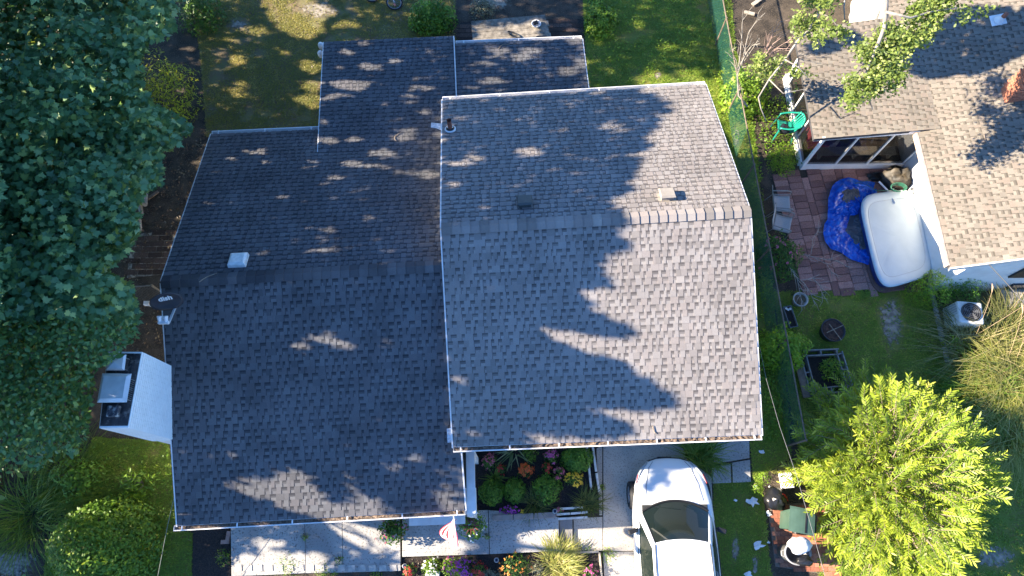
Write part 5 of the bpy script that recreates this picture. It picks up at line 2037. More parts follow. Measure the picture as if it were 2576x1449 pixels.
for s in (-1, 1):
    # pillar: white strip between the windscreen and the side glass
    pm_ = MB()
    a, b = Vector((s * wsb, 1.04, 1.0)), Vector((s * wst, .345, 1.445))
    c, d_ = Vector((s * .885, .90, .985)), Vector((s * .70, .26, 1.415))
    e, f = Vector((s * .645, -1.3, 1.435)), Vector((s * .70, -1.3, 1.40))
    vs = []
    for t in np.linspace(0, 1, 8):
        vs += [a.lerp(b, t) + Vector((0, 0, .02 * math.sin(t * math.pi))), c.lerp(d_, t) + Vector((0, 0, .02 * math.sin(t * math.pi)))]
    fs = [(2 * i, 2 * i + 2, 2 * i + 3, 2 * i + 1) for i in range(7)]
    pm_.add(vs, fs)
    pm_.add([b, d_, f, e], [(0, 1, 2, 3)])
    pm_.build('pillar', M_car, car, smooth=True, solid=.02)
    sg = MB()
    sg.add([c + Vector((-s * .004, -.03, 0)), d_ + Vector((-s * .004, -.02, -.004)), f, Vector((s * .925, -1.5, 1.03)), Vector((s * .925, .2, 1.0))], [(0, 1, 2, 3, 4)])
    sg.build('side_window', M_cglass, car)
    tr = MB()
    tr.tube([b + Vector((s * .012, -.02, .012)), Vector((s * .66, -.4, 1.462)), e + Vector((s * .01, 0, .012))], .012, 5)
    tr.build('roof_moulding', M_trim, car)
    tr = MB()
    tr.tube([Vector((s * .93, .85, .99)), Vector((s * .955, .2, 1.0)), Vector((s * .955, -1.4, 1.03))], .012, 5)
    tr.build('belt_moulding', M_trim, car)
    # mirror
    mm_ = MB()
    mm_.box((s * 1.07, .62, 1.02), (.20, .11, .14), Matrix.Rotation(s * -.35, 3, 'Z'))
    mm_.bar((s * .93, .68, .98), (s * 1.02, .64, 1.0), .05, .04)
    mm_.build('mirror', M_trim, car, bevel=.03)
    # lamps
    hl = MB()
    hl.tube([Vector((s * .54, 2.26, .69)), Vector((s * .66, 2.13, .745)), Vector((s * .775, 1.96, .80)), Vector((s * .86, 1.74, .84))], [.018, .032, .03, .01], 7)
    hd = hl.build('headlight', glassmat('lamp_glass', (.35, .38, .4), 1, .1), car, smooth=True)
    rl = MB()
    rl.tube([Vector((s * .80, 1.94, .81)), Vector((s * .875, 1.72, .845))], [.02, .01], 6)
    rl.build('marker', mat('red_lens', (.5, .03, .02), (.4, .02, .02), 9, .2), hd)
    dl = MB()
    dl.tube([Vector((s * .40, 2.27, .715)), Vector((s * .52, 2.12, .79)), Vector((s * .64, 1.7, .915)), Vector((s * .70, 1.3, .985))], .005, 4)
    dl.build('hood_gap', M_trim, car)
tr = MB()
n_ = 14
tr.tube([Vector((-.80 + 1.6 * i / n_, 1.07 + .245 * (1 - (2 * i / n_ - 1) ** 2), 1.005 + .02 * (1 - (2 * i / n_ - 1) ** 2))) for i in range(n_ + 1)], .03, 6)
tr.build('cowl', M_trim, car)
for a, b in (((-.5, 1.18, 1.045), (.12, 1.1, 1.10)), ((.2, 1.2, 1.05), (.66, .98, 1.09))):
    tr = MB()
    tr.bar(a, b, .018, .014)
    tr.build('wiper', M_trim, car)
tr = MB()
tr.box((-.06, 2.385, .50), (.34, .03, .16))
tr.build('number_plate', M_trim, car)
tr = MB()
tr.tube([Vector((-.5, 2.28, .62)), Vector((-.3, 2.335, .60)), Vector((0, 2.365, .58)), Vector((.3, 2.335, .60)), Vector((.5, 2.28, .62))], .03, 6)
tr.build('grille', M_trim, car)
M_tyre = mat('tyre_rubber', (.022, .022, .023), (.014, .014, .015), 14, .8)
M_rim = mat('alloy_rim', (.5, .5, .51), (.4, .4, .41), 9, .3, metal=.8)
for x, y in ((-.90, 1.48), (.90, 1.48), (-.9, -1.4), (.9, -1.4)):
    s = 1 if x > 0 else -1
    RX = Matrix.Rotation(R(90), 3, 'Y')
    mb = MB()
    mb.lathe([(.22, -.10), (.30, -.105), (.335, -.085), (.345, 0), (.335, .085), (.30, .105), (.22, .10)], (x, y, .345), 28, m=RX)
    wh = mb.build('wheel', M_tyre, car, smooth=True)
    mb = MB()
    mb.lathe([(.225, -.09), (.215, .09)], (x, y, .345), 28, m=RX)
    for i in range(5):
        a = i * 2 * math.pi / 5
        mb.bar(Vector((x + s * .085, y, .345)), Vector((x + s * .075, y + math.cos(a) * .215, .345 + math.sin(a) * .215)), .05, .02)
    mb.lathe([(.0, s * .095), (.06, s * .09)], (x, y, .345), 12, m=RX)
    mb.build('rim', M_rim, wh)
# papers and an ornament behind the windscreen
mb = MB()
mb.box((.25, .78, 1.005), (.10, .08, .02))
mb.build('dashboard_paper', M_white, car)


# ---- chain-link fences
def chain_fence(label, a, b, h, m, mrail, step=.065, wire=.006, bays=3, name='chain_link_fence'):
    t = thing(name, label, 'fence')
    a, b = Vector(a), Vector(b)
    d = (b - a)
    L = d.length
    d.normalize()
    upz = Vector((0, 0, 1))
    for i in range(bays + 1):
        q = a + d * (L * i / bays)
        mb = MB()
        mb.tube([q, q + upz * (h + .04)], .028, 8)
        mb.build('post', mrail, t)
    for i in range(bays):
        q0, q1 = a + d * (L * i / bays), a + d * (L * (i + 1) / bays)
        mb = MB()
        mb.tube([q0 + upz * h, q1 + upz * h], .02, 6)
        mb.build('top_rail', mrail, t)
        l = (q1 - q0).length
        V, F = [], []
        off = d.cross(upz) * .004
        side = wire * .5

        def seg(x0, z0, x1, z1, o_):
            p, q_ = q0 + d * x0 + upz * z0 + o_, q0 + d * x1 + upz * z1 + o_
            dd = (q_ - p).normalized()
            n = dd.cross(off).normalized() * side
            o2 = off.normalized() * side
            k0_ = len(V)
            for r_ in (p, q_):
                V.extend([r_ + n, r_ + o2, r_ - n, r_ - o2])
            F.extend([(k0_, k0_ + 1, k0_ + 5, k0_ + 4), (k0_ + 1, k0_ + 2, k0_ + 6, k0_ + 5), (k0_ + 2, k0_ + 3, k0_ + 7, k0_ + 6), (k0_ + 3, k0_, k0_ + 4, k0_ + 7)])
        c = -h
        while c < l:
            x0, x1 = max(c, 0), min(c + h, l)
            if x1 > x0:
                seg(x0, x0 - c, x1, x1 - c, off)
                seg(x0, h - (x0 - c), x1, h - (x1 - c), -off)
            c += step
        o = npmesh('mesh_panel', np.array([tuple(v) for v in V]), np.array(F), m, t)
        o['kind'] = 'stuff'
    return t


M_gwire = mat('green_vinyl_wire', (.02, .12, .085), (.012, .085, .06), 9, .45)
M_rail = mat('weathered_rail', (.20, .15, .11), (.11, .085, .065), 9, .8)
chain_fence('green vinyl chain-link fence running down the lot line', (6.62, 17.4, 0), (7.22, 2.0, 0), 1.25, M_gwire, M_rail, .07, .006, 6)
M_gal = mat('grey_wire', (.14, .14, .13), (.09, .09, .085), 9, .6)
fa, fb = P(312, 760, 0), P(432, 752, 0)
chain_fence('short grey chain-link fence between the trees and the house', fa, fb, 1.15, M_gal, M_gal, .10, .004, 1)

# ---- rough table behind the house and what lies on it
tb_ = thing('wooden_table', 'rough weathered plank table behind the house', 'table')
M_plank = rampmat('grey_weathered_wood', [(0, (.15, .132, .108)), (1, (.25, .222, .182))], .9, .45, 9, .5, .2)
ta, tbx, tcx, td = P(1185, 53, .74), P(1371, 36, .74), P(1384, 98, .74), P(1190, 113, .74)
for i in range(4):
    t0, t1 = i / 4 + .004, (i + 1) / 4 - .004
    ext = (.0, .06, .02, .05)[i]
    q = [ta + (td - ta) * t0, tbx + (tcx - tbx) * t0, tbx + (tcx - tbx) * t1, ta + (td - ta) * t1]
    dx = unit(tbx - ta) * ext
    mb = MB()
    mb.slab([q[3], q[2] + dx, q[1] + dx, q[0]], .045, .2 + .2 * i)
    mb.build('plank', M_plank, tb_, bevel=.004)
for q in (ta, tbx, tcx, td):
    c = (ta + tcx) / 2
    e = q + (c - q) * .14
    mb = MB()
    mb.box((e[0], e[1], .345), (.09, .09, .69))
    mb.build('leg', M_plank, tb_)
bw = thing('bowl', 'white bowl holding a black object on the plank table', 'bowl')
c = P(1349, 62, .78)
mb = MB()
mb.lathe([(.02, -.03), (.09, -.03), (.15, .05), (.155, .055), (.14, .05), (.08, -.02), (.0, -.02)], c, 20)
mb.build('shell', M_white, bw, smooth=True)
mb = MB()
mb.box(Vector(c) + Vector((-.02, .03, .05)), (.16, .12, .06), Matrix.Rotation(.5, 3, 'Z') @ Matrix.Rotation(.5, 3, 'X'))
mb.box(Vector(c) + Vector((.03, .0, .075)), (.05, .09, .03), Matrix.Rotation(.7, 3, 'Z'))
mb.build('contents', M_black, bw, bevel=.015)
mb = MB()
n_ = 18
cs = P(1293, 88, .77)
for k_ in (0, .03):
    mb.tube([Vector(cs) + Matrix.Rotation(-.55, 3, 'Z') @ Vector(((.2 + k_) * math.cos(2 * math.pi * i / n_), (.055 + k_ * .4) * math.sin(2 * math.pi * i / n_), .01 + k_ * .3)) for i in range(n_ + 1)], .016, 5)
tag(mb.build('leash', M_black, None, smooth=True), 'looped black strap lying on the plank table', 'strap')
mb = MB()
q = P(1363, 95, .77)
mb.box(q, (.36, .14, .06), Matrix.Rotation(.06, 3, 'Z'))
tag(mb.build('case', M_black, None, bevel=.025), 'flat black case at the table edge above the rear gutter', 'case')

# ---- bicycle lying at the top edge
bk_ = thing('bicycle', 'small bicycle lying on the back lawn at the top edge', 'bicycle')
M_tyre2 = M_tyre
w1, w2 = P(992, 6, .12), P(935, -14, .12)


def wheel(c, r, tiltm):
    mb = MB()
    n = 30
    mb.tube([Vector(c) + tiltm @ Vector((r * math.cos(2 * math.pi * i / n), r * math.sin(2 * math.pi * i / n), 0)) for i in range(n + 1)], .024, 7)
    w_ = mb.build('wheel', M_tyre2, bk_, smooth=True)
    mb = MB()
    mb.tube([Vector(c) + tiltm @ Vector(((r - .035) * math.cos(2 * math.pi * i / n), (r - .035) * math.sin(2 * math.pi * i / n), 0)) for i in range(n + 1)], .011, 5)
    for i in range(12):
        a = i * math.pi / 6
        mb.tube([Vector(c), Vector(c) + tiltm @ Vector(((r - .035) * math.cos(a), (r - .035) * math.sin(a), 0))], .003, 4)
    mb.build('rim', M_steel, w_)


TM = Matrix.Rotation(R(12), 3, 'X') @ Matrix.Rotation(R(10), 3, 'Y')
wheel(w1, .255, TM)
wheel(w2, .255, TM)
mb = MB()
mid = (Vector(w1) + Vector(w2)) / 2 + Vector((0, .15, .06))
for a, b in ((w1, mid + Vector((.1, .35, .05))), (w2, mid), (w2, mid + Vector((-.22, .32, .05))), (mid, mid + Vector((-.22, .32, .05))), (mid + Vector((-.2, .28, .05)), mid + Vector((.12, .33, .05))), (mid, mid + Vector((.1, .3, .05)))):
    mb.tube([Vector(a), Vector(b)], .018, 6)
mb.build('frame', mat('bike_frame', (.5, .5, .52), (.4, .4, .42), 9, .35), bk_)
mb = MB()
h0 = mid + Vector((.12, .42, .06))
mb.tube([h0 + Vector((-.06, .0, -.04)), h0, h0 + Vector((.1, .04, .25))], .014, 6)
mb.build('handlebar', M_black, bk_)
mb = MB()
mb.box(mid + Vector((-.26, .4, .07)), (.2, .1, .06))
mb.build('saddle', M_black, bk_, bevel=.02)
mb = MB()
mb.box(Vector(w1) + Vector((.02, -.12, .02)), (.05, .10, .03), Matrix.Rotation(.5, 3, 'Z'))
mb.build('reflector', mat('orange_reflector', (.7, .2, .12), (.6, .15, .1), 9, .3), bk_)

# ---- hot tub
tub = thing('hot_tub', 'inflatable hot tub with wrinkled white cover on the red patio', 'hot tub')
tq = [P(2156, 490, .42), P(2306, 470, .42), P(2357, 690, .42), P(2214, 733, .42)]
tcn = sum(tq) / 4


def rr_pt(a, sc):
    ca, sa = math.cos(a), math.sin(a)
    e = .42
    x = math.copysign(abs(ca) ** e, ca)
    y = math.copysign(abs(sa) ** e, sa)
    u, v = (x + 1) / 2, (1 - y) / 2
    p = (tq[0] * (1 - u) + tq[1] * u) * (1 - v) + (tq[3] * (1 - u) + tq[2] * u) * v
    return tcn + (p - tcn) * sc


def tubring(prof, n=64, wr=None):
    mb = MB()
    vs = []
    for i, (sc, z) in enumerate(prof):
        for j in range(n):
            a = 2 * math.pi * j / n
            p = rr_pt(a, sc)
            vs.append((p[0], p[1], z + (wr(a, sc, p) if wr else 0)))
    fs = [(i * n + j, i * n + (j + 1) % n, (i + 1) * n + (j + 1) % n, (i + 1) * n + j) for i in range(len(prof) - 1) for j in range(n)]
    mb.add(vs, fs)
    return mb


M_tubw = mat('white_vinyl', (.60, .68, .70), (.55, .63, .65), 3, .5)
tubring([(.90, 0.055), (.935, 0.082), (.95, 0.170), (.958, 0.258), (.96, 0.313), (.961, 0.340)]).build('side_wall', mat('blue_vinyl', (.02, .06, .26), (.014, .04, .18), 4, .35), tub, smooth=True)
tubring([(.963, 0.337), (.99, 0.360), (.99, 0.394), (.955, 0.418), (.90, 0.423), (.85, 0.415), (.81, 0.401)]).build('rim', M_tubw, tub, smooth=True)


def wrk(a, sc, p):
    if sc > .8 or sc < .02:
        return 0
    w_ = max(0, math.sin(a * 2 + .6)) ** 1.2
    return (.012 * math.sin(a * 46 + 3 * math.sin(a * 5)) * w_ * sc + .008 * (float(vnoise([[p[0], p[1]]], 5)[0]) - .5)) * min(1, (.8 - sc) * 8)


tubring([(.815, 0.403), (.79, 0.399), (.76, 0.396), (.66, 0.394), (.55, 0.393), (.45, 0.392), (.34, 0.391), (.2, 0.390), (.1, 0.390), (.0, 0.390)], 128, wrk).build('cover', M_tubw, tub, smooth=True)
mb = MB()
mb.tube([Vector(rr_pt(2 * math.pi * j / 40, .80)) * 1 + Vector((0, 0, .400 - .42)) for j in range(41)], .006, 4, False)
mb.build('seam', mat('seam_grey', (.42, .45, .47), (.36, .39, .41), 9, .5), tub)
mb = MB()
pq = [rr_pt(2 * math.pi * j / 40, 1.03) for j in range(40)]
mb.prism([(p[0], p[1]) for p in pq][::-1], .045, .075)
mb.build('ground_mat', mat('tub_mat_red', (.18, .10, .085), (.12, .07, .06), 12, .9), tub)

# ---- blue tarp dumped beside the tub
tarp = thing('tarp', 'crumpled shiny blue tarp with grey underside beside the hot tub', 'tarp')


def ribbon(name, cl, wd, m, z0, amp, nu=70, nv=16, seed=0):
    pts = [np.array(c, float) for c in cl]
    seg = [np.linalg.norm(pts[i + 1] - pts[i]) for i in range(len(pts) - 1)]
    tot = sum(seg)

    def at(t):
        s = t * tot
        for i, l in enumerate(seg):
            if s <= l or i == len(seg) - 1:
                f = s / l
                f = f
                return pts[i] + (pts[i + 1] - pts[i]) * f, unit(pts[i + 1] - pts[i]), wd[i] + (wd[i + 1] - wd[i]) * min(1, f)
            s -= l

    def fn_(a, b):
        c0_, d0, w0 = at(max(0, a - .05))
        c1_, d1, w1_ = at(min(1, a + .05))
        c_ = (c0_ + c1_) / 2 if 0 < a < 1 else at(a)[0]
        d_ = unit(d0 + d1)
        ww_ = (w0 + w1_) / 2
        nrm = np.array([-d_[1], d_[0]])
        ed = (b - .5) * 2
        wob = float(vnoise([[a * 9 + seed, b * 2]], 1)[0]) - .5
        px_ = c_ + nrm * (ed * ww_ * (1 + .5 * wob))
        n1 = float(vnoise([[a * 22 + seed, b * 6]], 1)[0])
        n2 = float(vnoise([[a * 60 + seed, b * 16 + 5]], 1)[0])
        z = z0 + amp * (.55 * (1 - ed * ed) + .7 * abs(n1 - .5) * 2 * (1 - .4 * abs(ed)) + .35 * abs(n2 - .5))
        p = P(px_[0], px_[1], z)
        return (p[0], p[1], z)
    mb = MB()
    mb.grid(fn_, nu, nv)
    return mb.build(name, m, tarp, smooth=False, solid=.004)


M_tarp = mat('blue_poly_tarp', (.012, .13, .60), (.005, .05, .36), 7, .16, .3, 24)
ribbon('blue_side', [(2196, 478), (2160, 466), (2118, 468), (2105, 490), (2112, 520), (2116, 545), (2098, 570), (2092, 592), (2118, 612), (2155, 632), (2192, 652)], [16, 18, 20, 24, 26, 24, 27, 30, 30, 24, 12], M_tarp, .07, .13, 64, 9, 3)
ribbon('blue_side', [(2118, 540), (2140, 522), (2165, 505), (2190, 494), (2208, 490)], [14, 20, 24, 24, 14], M_tarp, .08, .15, 30, 8, 9)
M_tarpg = mat('grey_tarp_back', (.085, .095, .11), (.06, .068, .08), 8, .6, .2, 20)
gs = MB()
gs.slab([tuple(P(u, v, .066)) for u, v in ((2100, 466), (2108, 500), (2112, 545), (2088, 570), (2092, 600), (2140, 625), (2188, 648), (2200, 600), (2196, 540), (2206, 494), (2185, 470), (2150, 460))], .012)
gs.build('grey_side', M_tarpg, tarp)
ribbon('grey_side', [(2112, 486), (2135, 490), (2162, 486)], [18, 22, 20], M_tarpg, .13, .06, 26, 12, 5)
ribbon('grey_side', [(2180, 545), (2168, 575), (2160, 600), (2172, 628)], [20, 34, 34, 20], M_tarpg, .09, .07, 30, 14, 7)

# ---- patio chairs
M_sling = mat('grey_beige_sling', (.42, .40, .37), (.36, .345, .32), 40, .8)
M_ctube = mat('taupe_tube', (.30, .28, .25), (.24, .225, .2), 9, .5)


def sling_chair(label, u, v, rz):
    t = thing('patio_chair', label, 'chair', 'sling chairs along the fence')
    p = P(u, v, .42)
    t.location = (p[0], p[1], .05)
    t.rotation_euler = (0, 0, rz)
    mb = MB()
    mb.grid(lambda a, b: ((b - .5) * .48 + .02, (a - .5) * .50, .40 - .035 * math.sin(b * math.pi) - .01 * math.sin(a * math.pi)), 6, 10)
    mb.build('seat', M_sling, t, smooth=True, solid=.006)
    mb = MB()
    mb.grid(lambda a, b: (-.23 - .17 * b, (a - .5) * .50, .40 + .50 * b - .0), 6, 8)
    mb.build('backrest', M_sling, t, smooth=True, solid=.006)
    for s in (-1, 1):
        y = s * .27
        mb = MB()
        mb.tube([(-.42, y, .94), (-.23, y, .41), (.25, y, .41)], .013, 6)
        mb.build('side_tube', M_ctube, t)
        mb = MB()
        mb.tube([(-.31, y, .62), (.1, y * 1.06, .63), (.24, y * 1.06, .60), (.27, y * 1.06, .5)], [.014, .018, .018, .012], 6)
        mb.build('armrest', M_ctube, t)
        for xx, x2 in ((.25, .28), (-.22, -.33)):
            mb = MB()
            mb.tube([(xx, y, .5 if xx > 0 else .41), (x2, y, 0)], .013, 6)
            mb.build('leg', M_ctube, t)
    return t


sling_chair('beige sling chair squarely facing the patio, the upper of the pair', 1964, 512, R(-4))
sling_chair('beige sling chair turned a little down, the lower of the pair', 1966, 562, R(-18))

# ---- green plastic chair with a black bag on it
gc = thing('plastic_chair', 'teal green plastic armchair standing in weeds by the sunroom', 'chair')
p = P(1978, 322, .42)
gc.location = (p[0], p[1], 0)
gc.rotation_euler = (R(6), 0, R(172))
M_teal = mat('teal_plastic', (.012, .26, .19), (.010, .21, .155), 5, .35)
mb = MB()
mb.grid(lambda a, b: ((b - .5) * .46 + .03, (a - .5) * (.44 + .04 * b), .42 - .03 * math.sin(b * 3.14)), 6, 8)
mb.build('seat', M_teal, gc, smooth=True, solid=.012)
for i in range(7):                      # slatted curved back
    a = (i - 3) / 3
    mb = MB()
    mb.grid(lambda s, b: (-.21 - .14 * b - (.05 * (1 - a * a) - .05) * 1.0 - .03 * b * (1 - a * a), a * (.20 + .05 * b) + (s - .5) * .058, .42 + .44 * b + .05 * b * (1 - a * a)), 1, 6)
    mb.build('back_slat', M_teal, gc, smooth=True, solid=.012)
mb = MB()
mb.tube([(-.30 - .09 * (1 - (i / 6 - 1) ** 2), (i / 6 - 1) * .27, .80 + .10 * (1 - (i / 6 - 1) ** 2)) for i in range(13)], .022, 7)
mb.build('top_rail', M_teal, gc, smooth=True)
for s in (-1, 1):
    mb = MB()
    mb.grid(lambda a, b: (-.30 + .56 * b, s * (.27 + .05 * math.sin(b * 3.14)) + (a - .5) * .055, .80 - .16 * b ** .6), 2, 10)
    mb.build('armrest', M_teal, gc, smooth=True, solid=.014)
    for x in (.25, -.22):
        mb = MB()
        mb.bar((x, s * (.25), .64 if x > 0 else .42), (x * 1.25, s * .30, 0), .05, .03)
        mb.build('leg', M_teal, gc, bevel=.008)


def lump(name, label, cat, c, r, m, seed=0, rough=.35, sub=1):
    """knotted sack or heap: a creased closed lump"""
    mb = MB()
    n, k = 22, 14
    vs = []
    for i in range(k + 1):
        th = math.pi * i / k
        for j in range(n):
            a = 2 * math.pi * j / n
            d_ = np.array([math.sin(th) * math.cos(a), math.sin(th) * math.sin(a), math.cos(th)])
            f = 1 + rough * (float(vnoise([d_ * 2.2 + seed], 1.0)[0]) - .5) + rough * .7 * (float(vnoise([d_ * 6 + seed], 1.0)[0]) - .5)
            vs.append((c[0] + d_[0] * r[0] * f, c[1] + d_[1] * r[1] * f, max(.0, c[2] + d_[2] * r[2] * f)))
    fs = [(i * n + j, (i + 1) * n + j, (i + 1) * n + (j + 1) % n, i * n + (j + 1) % n) for i in range(k) for j in range(n)]
    mb.add(vs, fs)
    o = mb.build(name, m, None, smooth=True)
    return tag(o, label, cat) if label else o


M_bag = mat('black_bag_film', (.016, .016, .017), (.010, .010, .011), 6, .28, .6, 12)
q = P(1974, 324, .55)
lump('bag', 'black bag lying on the seat of the teal chair', 'bag', (q[0], q[1], .53), (.17, .16, .12), M_bag, 3)

# ---- heap at the house corner: overturned white chair under a brown sheet
wc = thing('plastic_chair', 'white plastic chair tipped over beside the brown heap', 'chair')
p = P(2228, 452, .35)
wc.location = (p[0], p[1], .05)
wc.rotation_euler = (R(80), R(10), R(25))
M_wpl = mat('white_plastic', (.78, .78, .77), (.7, .7, .69), 5, .35)
mb = MB()
mb.grid(lambda a, b: ((b - .5) * .42, (a - .5) * .42, .40 - .03 * math.sin(b * 3.14)), 5, 6)
mb.build('seat', M_wpl, wc, smooth=True, solid=.012)
mb = MB()
mb.grid(lambda a, b: (-.21 - .12 * b, (a - .5) * .42, .40 + .42 * b), 5, 6)
mb.build('backrest', M_wpl, wc, smooth=True, solid=.012)
for sx_, sy_ in ((1, 1), (1, -1), (-1, 1), (-1, -1)):
    mb = MB()
    mb.bar((sx_ * .19, sy_ * .19, .4), (sx_ * .24, sy_ * .24, .0), .05, .03)
    mb.build('leg', M_wpl, wc, bevel=.008)
q = P(2258, 448, .3)
lump('covered_heap', 'brown and black sheet heaped in the corner of the house', 'heap', (q[0], q[1], .25), (.40, .36, .36), mat('brown_tarp', (.07, .055, .036), (.014, .013, .012), 3.2, .6, .6, 12), 7, .6)
q = P(2218, 440, .2)
lump('covered_heap', 'thin black sheet lying left of the white chair', 'heap', (q[0], q[1], .06), (.38, .17, .10), M_bag, 11, .7)
mb = MB()
hc = P(2262, 470, .6)
for k_ in range(4):
    n_ = 24
    mb.tube([Vector(hc) + Vector(((.2 + .01 * k_) * math.cos(2 * math.pi * i / n_), (.11 + .01 * k_) * math.sin(2 * math.pi * i / n_), .03 * k_ - .1)) for i in range(n_ + 1)], .012, 6)
mb.tube(pxline([(2250, 478), (2205, 480), (2180, 465), (2190, 452), (2150, 462)], .45, .34), .01, 6)
tag(mb.build('garden_hose', mat('green_hose', (.03, .16, .10), (.02, .11, .07), 9, .45), None, smooth=True), 'coiled green garden hose behind the hot tub', 'hose')

# ---- planters
pt_ = thing('planter', 'round whitish pot of dry soil on the neighbouring lawn', 'planter')
c = P(2014, 753, .28)
mb = MB()
mb.lathe([(.13, -.27), (.2, -.02), (.215, 0), (.205, .012), (.18, .01), (.165, -.06), (0, -.06)], c, 26)
mb.build('pot', mat('whitewashed_pot', (.46, .45, .41), (.34, .33, .3), 9, .85, .4), pt_, smooth=True)
mb = MB()
mb.grid(lambda a, b: (c[0] + .172 * math.cos(a * 6.283) * b, c[1] + .172 * math.sin(a * 6.283) * b, c[2] - .045 + .02 * math.sin(a * 19) * b), 18, 4)
mb.build('soil', mat('dry_soil', (.16, .12, .07), (.09, .065, .04), 20, .95, .8, 50), pt_)
bt = thing('planter', 'large round black tub of dark soil on the neighbouring lawn', 'planter')
c = P(2096, 830, .36)
mb = MB()
mb.lathe([(.24, -.35), (.31, -.03), (.335, 0), (.33, .015), (.30, .012), (.285, -.05), (0, -.05)], c, 30)
mb.build('pot', mat('black_tub', (.022, .024, .028), (.014, .015, .018), 9, .5), bt, smooth=True)
mb = MB()
mb.grid(lambda a, b: (c[0] + .288 * math.cos(a * 6.283) * b, c[1] + .288 * math.sin(a * 6.283) * b, c[2] - .035 + .03 * float(vnoise([[b * 5 * math.cos(a * 6.283), b * 5 * math.sin(a * 6.283)]])[0])), 22, 6)
mb.build('soil', mat('red_brown_soil', (.085, .045, .032), (.04, .022, .017), 16, .95, .8, 40), bt)
mb = MB()
for a, b in (((-.2, -.08, .03), (.24, .1, .1)), ((-.1, .16, .04), (.12, -.32, .12))):
    mb.tube([Vector(c) + Vector(a), Vector(c) + Vector(b)], .012, 5)
mb.build('stake', M_twig, bt)
tr_ = thing('planter', 'narrow grey trough planter against the green fence', 'planter')
ctr = P(1989, 796, .3)
RT = Matrix.Rotation(R(10), 3, 'Z')
mb = MB()
Wt, Lt = .24, .62
outer = [(-Wt / 2, -Lt / 2), (Wt / 2, -Lt / 2), (Wt / 2, Lt / 2), (-Wt / 2, Lt / 2)]
lev = [(.85, -.26), (1, 0), (.88, .0), (.82, -.1)]
vs = [Vector(ctr) + RT @ Vector((x * s if s == 1 or s == .85 else x * (s - .02), y * (s if s in (1, .85) else 1 - (1 - s) * .45), z)) for s, z in lev for x, y in outer]
fs = [(i * 4 + j, i * 4 + (j + 1) % 4, (i + 1) * 4 + (j + 1) % 4, (i + 1) * 4 + j) for i in range(3) for j in range(4)]
mb.add(vs, fs)
mb.build('box', mat('grey_plastic_trough', (.17, .18, .19), (.12, .13, .14), 9, .6), tr_)
mb = MB()
mb.box(Vector(ctr) + Vector((0, 0, -.07)), (Wt * .8, Lt * .9, .02), RT)
mb.build('soil', M_soil, tr_)
mb = MB()
for u, v, z in ((1983, 779, .34), (1988, 777, .36), (1978, 776, .36)):
    q = P(u, v, z)
    for k_ in range(4):
        mb.box(Vector(q) + Vector((.018 * math.cos(k_ * 1.57), .018 * math.sin(k_ * 1.57), 0)), (.03, .03, .006), Matrix.Rotation(k_ * .8, 3, 'Z'))
mb.build('white_blossoms', F_wh, tr_)
# raised bed of hollow frame boards
rb = thing('raised_bed', 'empty raised bed with hollow grey border beside the yew', 'garden bed')
M_edge = mat('grey_edging_board', (.30, .28, .26), (.2, .19, .175), 10, .85, .3)
corn = [P(2020, 888, .22), P(2112, 884, .22), P(2140, 975, .22), P(2046, 985, .22)]
for i in range(4):
    a, b = corn[i], corn[(i + 1) % 4]
    d_ = unit(b - a)
    nrm = np.array([-d_[1], d_[0], 0])
    for off in (-.075, .075):
        mb = MB()
        mb.bar(a + nrm * off - np.array([0, 0, .11]), b + nrm * off - np.array([0, 0, .11]), .03, .22)
        mb.build('board', M_edge, rb)
    L = np.linalg.norm(b - a)
    for t in np.linspace(.06, .94, max(2, int(L / .4) + 1)):
        q = a + (b - a) * t - np.array([0, 0, .1])
        mb = MB()
        mb.bar(q - nrm * .058, q + nrm * .058, .03, .18)
        mb.build('spacer', M_edge, rb)
mb = MB()
mb.prism([(q[0], q[1]) for q in corn[::-1]], .0, .05)
mb.build('soil', M_soil, rb)
shrub('weed_bush', 'grassy weeds growing inside the raised bed', 2100, 925, .4, .3, 500, .1, G_weed, NARROW, 1.0, z=.05, cat='weed', lump=.5)
mb = MB()
mb.bar(P(2008, 910, .18), P(2030, 1000, .18), .2, .04)
tag(mb.build('board', M_rail, None), 'brown plank lying between the fence and the raised bed', 'plank')

# ---- air conditioner, rail and kerb by the neighbour's wall
ac = thing('air_conditioner', 'white outdoor air conditioner with round fan near the white wall', 'air conditioner')
c = P(2444, 785, .78)
mb = MB()
mb.box((c[0], c[1], .40), (.66, .62, .72), Matrix.Rotation(R(-6), 3, 'Z'))
mb.build('casing', mat('ac_white', (.66, .66, .63), (.58, .58, .55), 9, .5), ac, bevel=.05)
mb = MB()
mb.lathe([(.265, .765), (.262, .785), (.245, .785), (.24, .768), (.0, .768)], (c[0], c[1], 0), 28)
mb.build('fan_well', M_black, ac)
mb = MB()
for i in range(5):
    a = i * 2 * math.pi / 5
    mb.add([(c[0] + math.cos(a + s) * r_, c[1] + math.sin(a + s) * r_, .772 + h) for s, r_, h in ((0, .04, 0), (-.1, .22, .003), (.35, .21, .010), (.5, .05, .008))], [(0, 1, 2, 3)])
mb.build('fan_blade', mat('fan_grey', (.12, .12, .12), (.08, .08, .08), 9, .5), ac)
mb = MB()
for r_ in (.06, .11, .16, .21, .255):
    mb.tube([(c[0] + r_ * math.cos(i * 2 * math.pi / 28), c[1] + r_ * math.sin(i * 2 * math.pi / 28), .792) for i in range(29)], .003, 4)
mb.build('grille', M_steel, ac)
mb = MB()
for i in range(9):
    mb.box((c[0] - .33, c[1] - .26 + i * .065, .4), (.012, .012, .6))
mb.build('side_louvre', M_steel, ac)
rl_ = thing('white_rail', 'white slanted hand rail between the two shrubs by the wall', 'rail')
